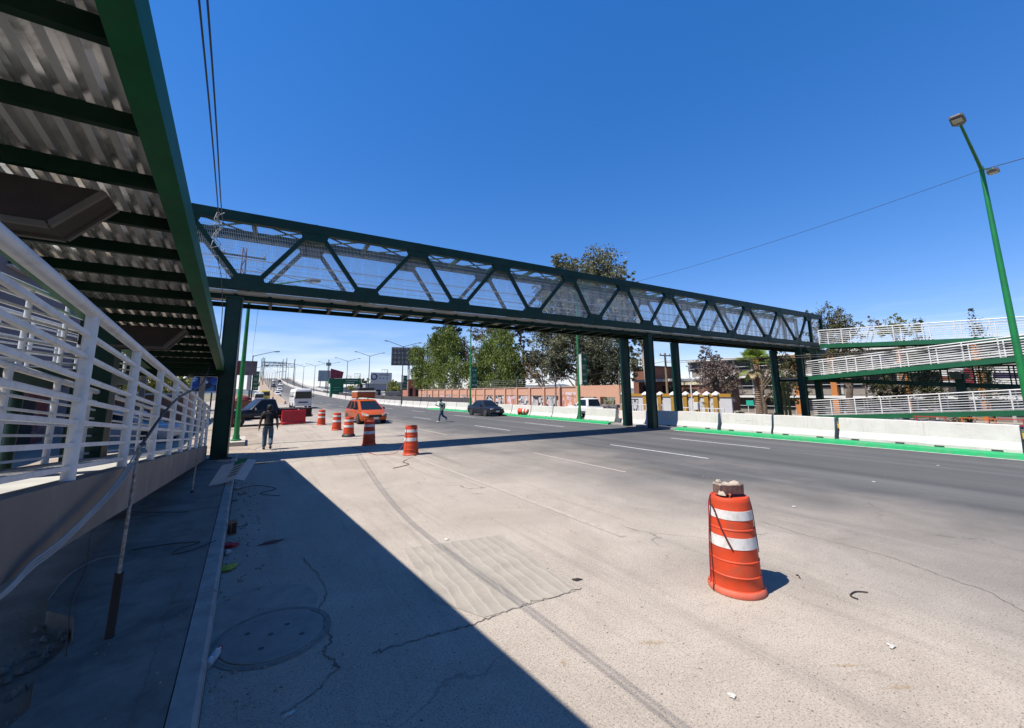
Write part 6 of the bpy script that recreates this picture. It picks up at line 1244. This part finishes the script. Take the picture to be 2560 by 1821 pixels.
def crumple(lab, c_, s_, mat, seed, flat=.5, cat='litter', nm='litter', z=0.):
    random.seed(seed); mb = MB(); n_ = 9; rings = []
    for k in range(5):
        f_ = math.sin(math.pi*(k+.35)/5.2); rings.append([(s_[0]*f_*math.cos(i*6.283/n_)*random.uniform(.3, 1.3), s_[1]*f_*math.sin(i*6.283/n_)*random.uniform(.3, 1.3), s_[2]*k/4*random.uniform(.8, 1.1)) for i in range(n_)])
    mb.loft(rings); o = mb.build(nm, mat, label=lab, cat=cat); o.location = (c_[0], c_[1], z); o.rotation_euler = (0, 0, random.random()*6); return o
def gp(x, y, z=0.): v_ = G(x, y, z); return (v_.x, v_.y)
crumple('crumpled red plastic bag in the gutter by the kerb', gp(570, 1372), (.07, .16, .09), MATS['bag_red'], 1, nm='plastic_bag', cat='bag'); crumple('crumpled yellow green plastic bag in the gutter by the kerb', gp(572, 1425), (.09, .12, .06), MATS['bag_lime'], 2, nm='plastic_bag', cat='bag'); crumple('pale crushed plastic cup between the red and lime bags', gp(566, 1388), (.05, .06, .07), MATS['plastic'], 3, nm='cup', cat='cup')
crumple('flattened dull red wrapper lying in the shaded shoulder', gp(675, 1358), (.17, .07, .02), M('dull_red', (.16, .04, .04), .8), 4, nm='wrapper', cat='wrapper'); crumple('small white paper scrap in the shade near the wrapper', gp(722, 1410), (.06, .015, .008), MATS['paper'], 5, nm='paper_scrap', cat='paper'); crumple('curled white paper scrap low in the shade by the manhole', gp(720, 1788), (.05, .02, .012), MATS['paper'], 6, nm='paper_scrap', cat='paper')
bt = T('plastic_bottle', 'crushed clear plastic bottle lying against the kerb', 'bottle', (*gp(532, 1655), .035), R(70)); MB().lathe([(.01, -.12), (.034, -.115), (.036, -.05), (.028, -.03), (.036, -.01), (.035, .06), (.014, .1), (.014, .125)], 14, (0, 0, 0), Matrix.Rotation(R(90), 3, 'Y')).build('bottle_body', MATS['plastic'], bt, smooth=True); MB().lathe([(.016, .124), (.016, .14), (.005, .141)], 10, (0, 0, 0), Matrix.Rotation(R(90), 3, 'Y')).build('cap', MATS['bag_red'], bt)
wb = T('wood_offcut', 'short weathered wood block standing in the gutter', 'wood', (*gp(580, 1335), 0), R(15)); MB().cb((0, 0, .1), (.09, .16, .2), .01).build('block', MATS['wood_bit'], wb); MB().box((0, -.082, .1), (.06, .012, .16)).build('split', MATS['rust'], wb)
for k, (x, y, s_) in enumerate(((590, 1222, .10), (604, 1236, .12), (590, 1252, .09), (612, 1150, .10), (622, 1162, .11), (606, 1174, .08), (615, 1138, .14), (600, 1182, .10))):
    crumple('pale rubble or paper bits heaped in the gutter near the cardboard', gp(x, y), (s_, s_*.7, s_*.45), MATS['paper'] if k % 3 == 0 else MATS['stone'], 20+k, nm='rubble_piece', cat='rubble')['group'] = 'rubble along the far kerb'
for k, (pts, lab) in enumerate((([(590, 1225), (640, 1215), (690, 1222), (650, 1235), (700, 1240)], 'thin black wire tangle in the gutter by the cardboard'), ([(330, 1375), (420, 1362), (500, 1355), (452, 1372), (430, 1385), (475, 1378), (540, 1352)], 'black wire coil lying on the near pavement'), ([(300, 1278), (380, 1282), (470, 1280)], 'black wire lying across the pavement from the rod'))):
    zz_ = .16 if k else .012; cord([(*gp(x, y, zz_), zz_+.006*(i % 2)) for i, (x, y) in enumerate(pts)], .006, MATS['cable'], lab, 'wire')
cord([(*gp(x, y), .012) for x, y in ((2170, 1484), (2140, 1482), (2126, 1490), (2132, 1496), (2146, 1501))], .006, MATS['rod_rust'], 'curled bit of rusty wire on the dusty road', 'wire'); cord([(*gp(x, y), .01) for x, y in ((2000, 1448), (1996, 1441), (1990, 1440))], .006, MATS['rod_rust'], 'short rusty wire hook by the shadow of the near drum', 'wire')
crumple('thin grey plank in the shaded shoulder near the corner of shadow', gp(650, 1160), (.34, .05, .03), MATS['wood_bit'], 30, nm='plank', cat='plank'); crumple('flat dark brown stain like leather scrap on the sunlit shoulder', gp(1442, 1450), (.07, .04, .012), MATS['rod_rust'], 31, nm='scrap', cat='scrap')
for k, (x, y) in enumerate(((1232, 1058), (1208, 1102), (1380, 1090), (1528, 1080), (1082, 1035), (985, 1052), (986, 1062), (1986, 1268), (2185, 1206), (2228, 1618), (1830, 1742), (1117, 1350), (2345, 1165))):
    crumple('small white paper scrap lying on the open road', gp(x, y), (.045, .03, .02), MATS['paper'], 40+k, nm='paper_scrap', cat='paper')['group'] = 'paper scraps on the road'
def stainmat(name, c_):
    mt, t, b = nodes(name); p = worldpos(t); b.inputs['Base Color'].default_value = (*c_, 1); b.inputs['Roughness'].default_value = .95
    at_ = N(t, 'ShaderNodeAttribute', attribute_name='soft'); f_ = math_(t, 'MULTIPLY', at_.outputs['Fac'], mrange(t, noise(t, p, 22, 5, .75), .40, .66)); tr_ = N(t, 'ShaderNodeBsdfTransparent'); mx = N(t, 'ShaderNodeMixShader')
    t.links.new(math_(t, 'MULTIPLY', f_, .8), mx.inputs[0]); t.links.new(tr_.outputs[0], mx.inputs[1]); t.links.new(b.outputs[0], mx.inputs[2]); t.links.new(mx.outputs[0], t.nodes['Material Output'].inputs['Surface']); MATS[name] = mt
stainmat('stain_ochre', (.34, .22, .10)); stainmat('stain_brown', (.075, .05, .032))
for k, (x, y, a_, b_, mt_) in enumerate(((1630, 1608, .20, .07, 'stain_ochre'), (1410, 1658, .07, .04, 'stain_ochre'), (1195, 1235, .25, .10, 'stain_ochre'), (1440, 1451, .07, .03, 'stain_brown'), (1500, 1508, .06, .03, 'stain_brown'), (2120, 1665, .24, .03, 'stain_ochre'), (1135, 1242, .1, .05, 'stain_brown'), (1228, 1145, .16, .12, 'stain_brown'), (2250, 1720, .2, .04, 'stain_ochre'))):
    random.seed(70+k); v_ = G(x, y); n_ = 16; ps = []
    for i in range(n_): th = i*6.283/n_; f_ = random.uniform(.5, 1.15); ps.append((v_.x+f_*(a_*math.cos(th)*.84+b_*math.sin(th)*.5), v_.y+f_*(-a_*math.cos(th)*.5+b_*math.sin(th)*.84), .0048))
    struct(MB().add(ps+[(v_.x, v_.y, .0048)], [(i, (i+1) % n_, n_) for i in range(n_)]), 'road_stain', MATS[mt_], fix=False); me_ = bpy.data.objects[-1].data if False else [o for o in bpy.data.objects if o.name.startswith('road_stain')][-1].data; at__ = me_.attributes.new('soft', 'FLOAT', 'POINT'); at__.data.foreach_set('value', [0.]*n_+[1.])

random.seed(33)
for k, (pts, lab) in enumerate((([(120, 1500), (170, 1440), (240, 1400), (300, 1390)], 'pale wire end curling over the broken pavement edge'), ([(285, 1290), (230, 1330), (215, 1420), (180, 1500), (165, 1640)], 'thin black wire running down the near pavement from the rod'), ([(560, 1300), (590, 1318), (620, 1310), (600, 1325)], 'short black wire bent beside the wood block'))):
    zz_ = .16 if k < 2 else .012; cord([(*gp(x, y, zz_), zz_+.004*(i % 2)) for i, (x, y) in enumerate(pts)], .0045, MATS['cable_grey' if k == 0 else 'cable'], lab, 'wire')
mb = MB()
for _ in range(220): stone(mb, (random.uniform(-1.0, -.12)+.0, random.uniform(2.5, 16.5), .152), random.uniform(.003, .012))
for _ in range(300): stone(mb, (random.uniform(-1.5, 1.4), random.uniform(17.2, 20.5), .01), random.uniform(.006, .022))
mb.build('grit', MATS['stone'], label='grit and crumbs scattered over the shaded pavement and earth', cat='gravel', kind='stuff')
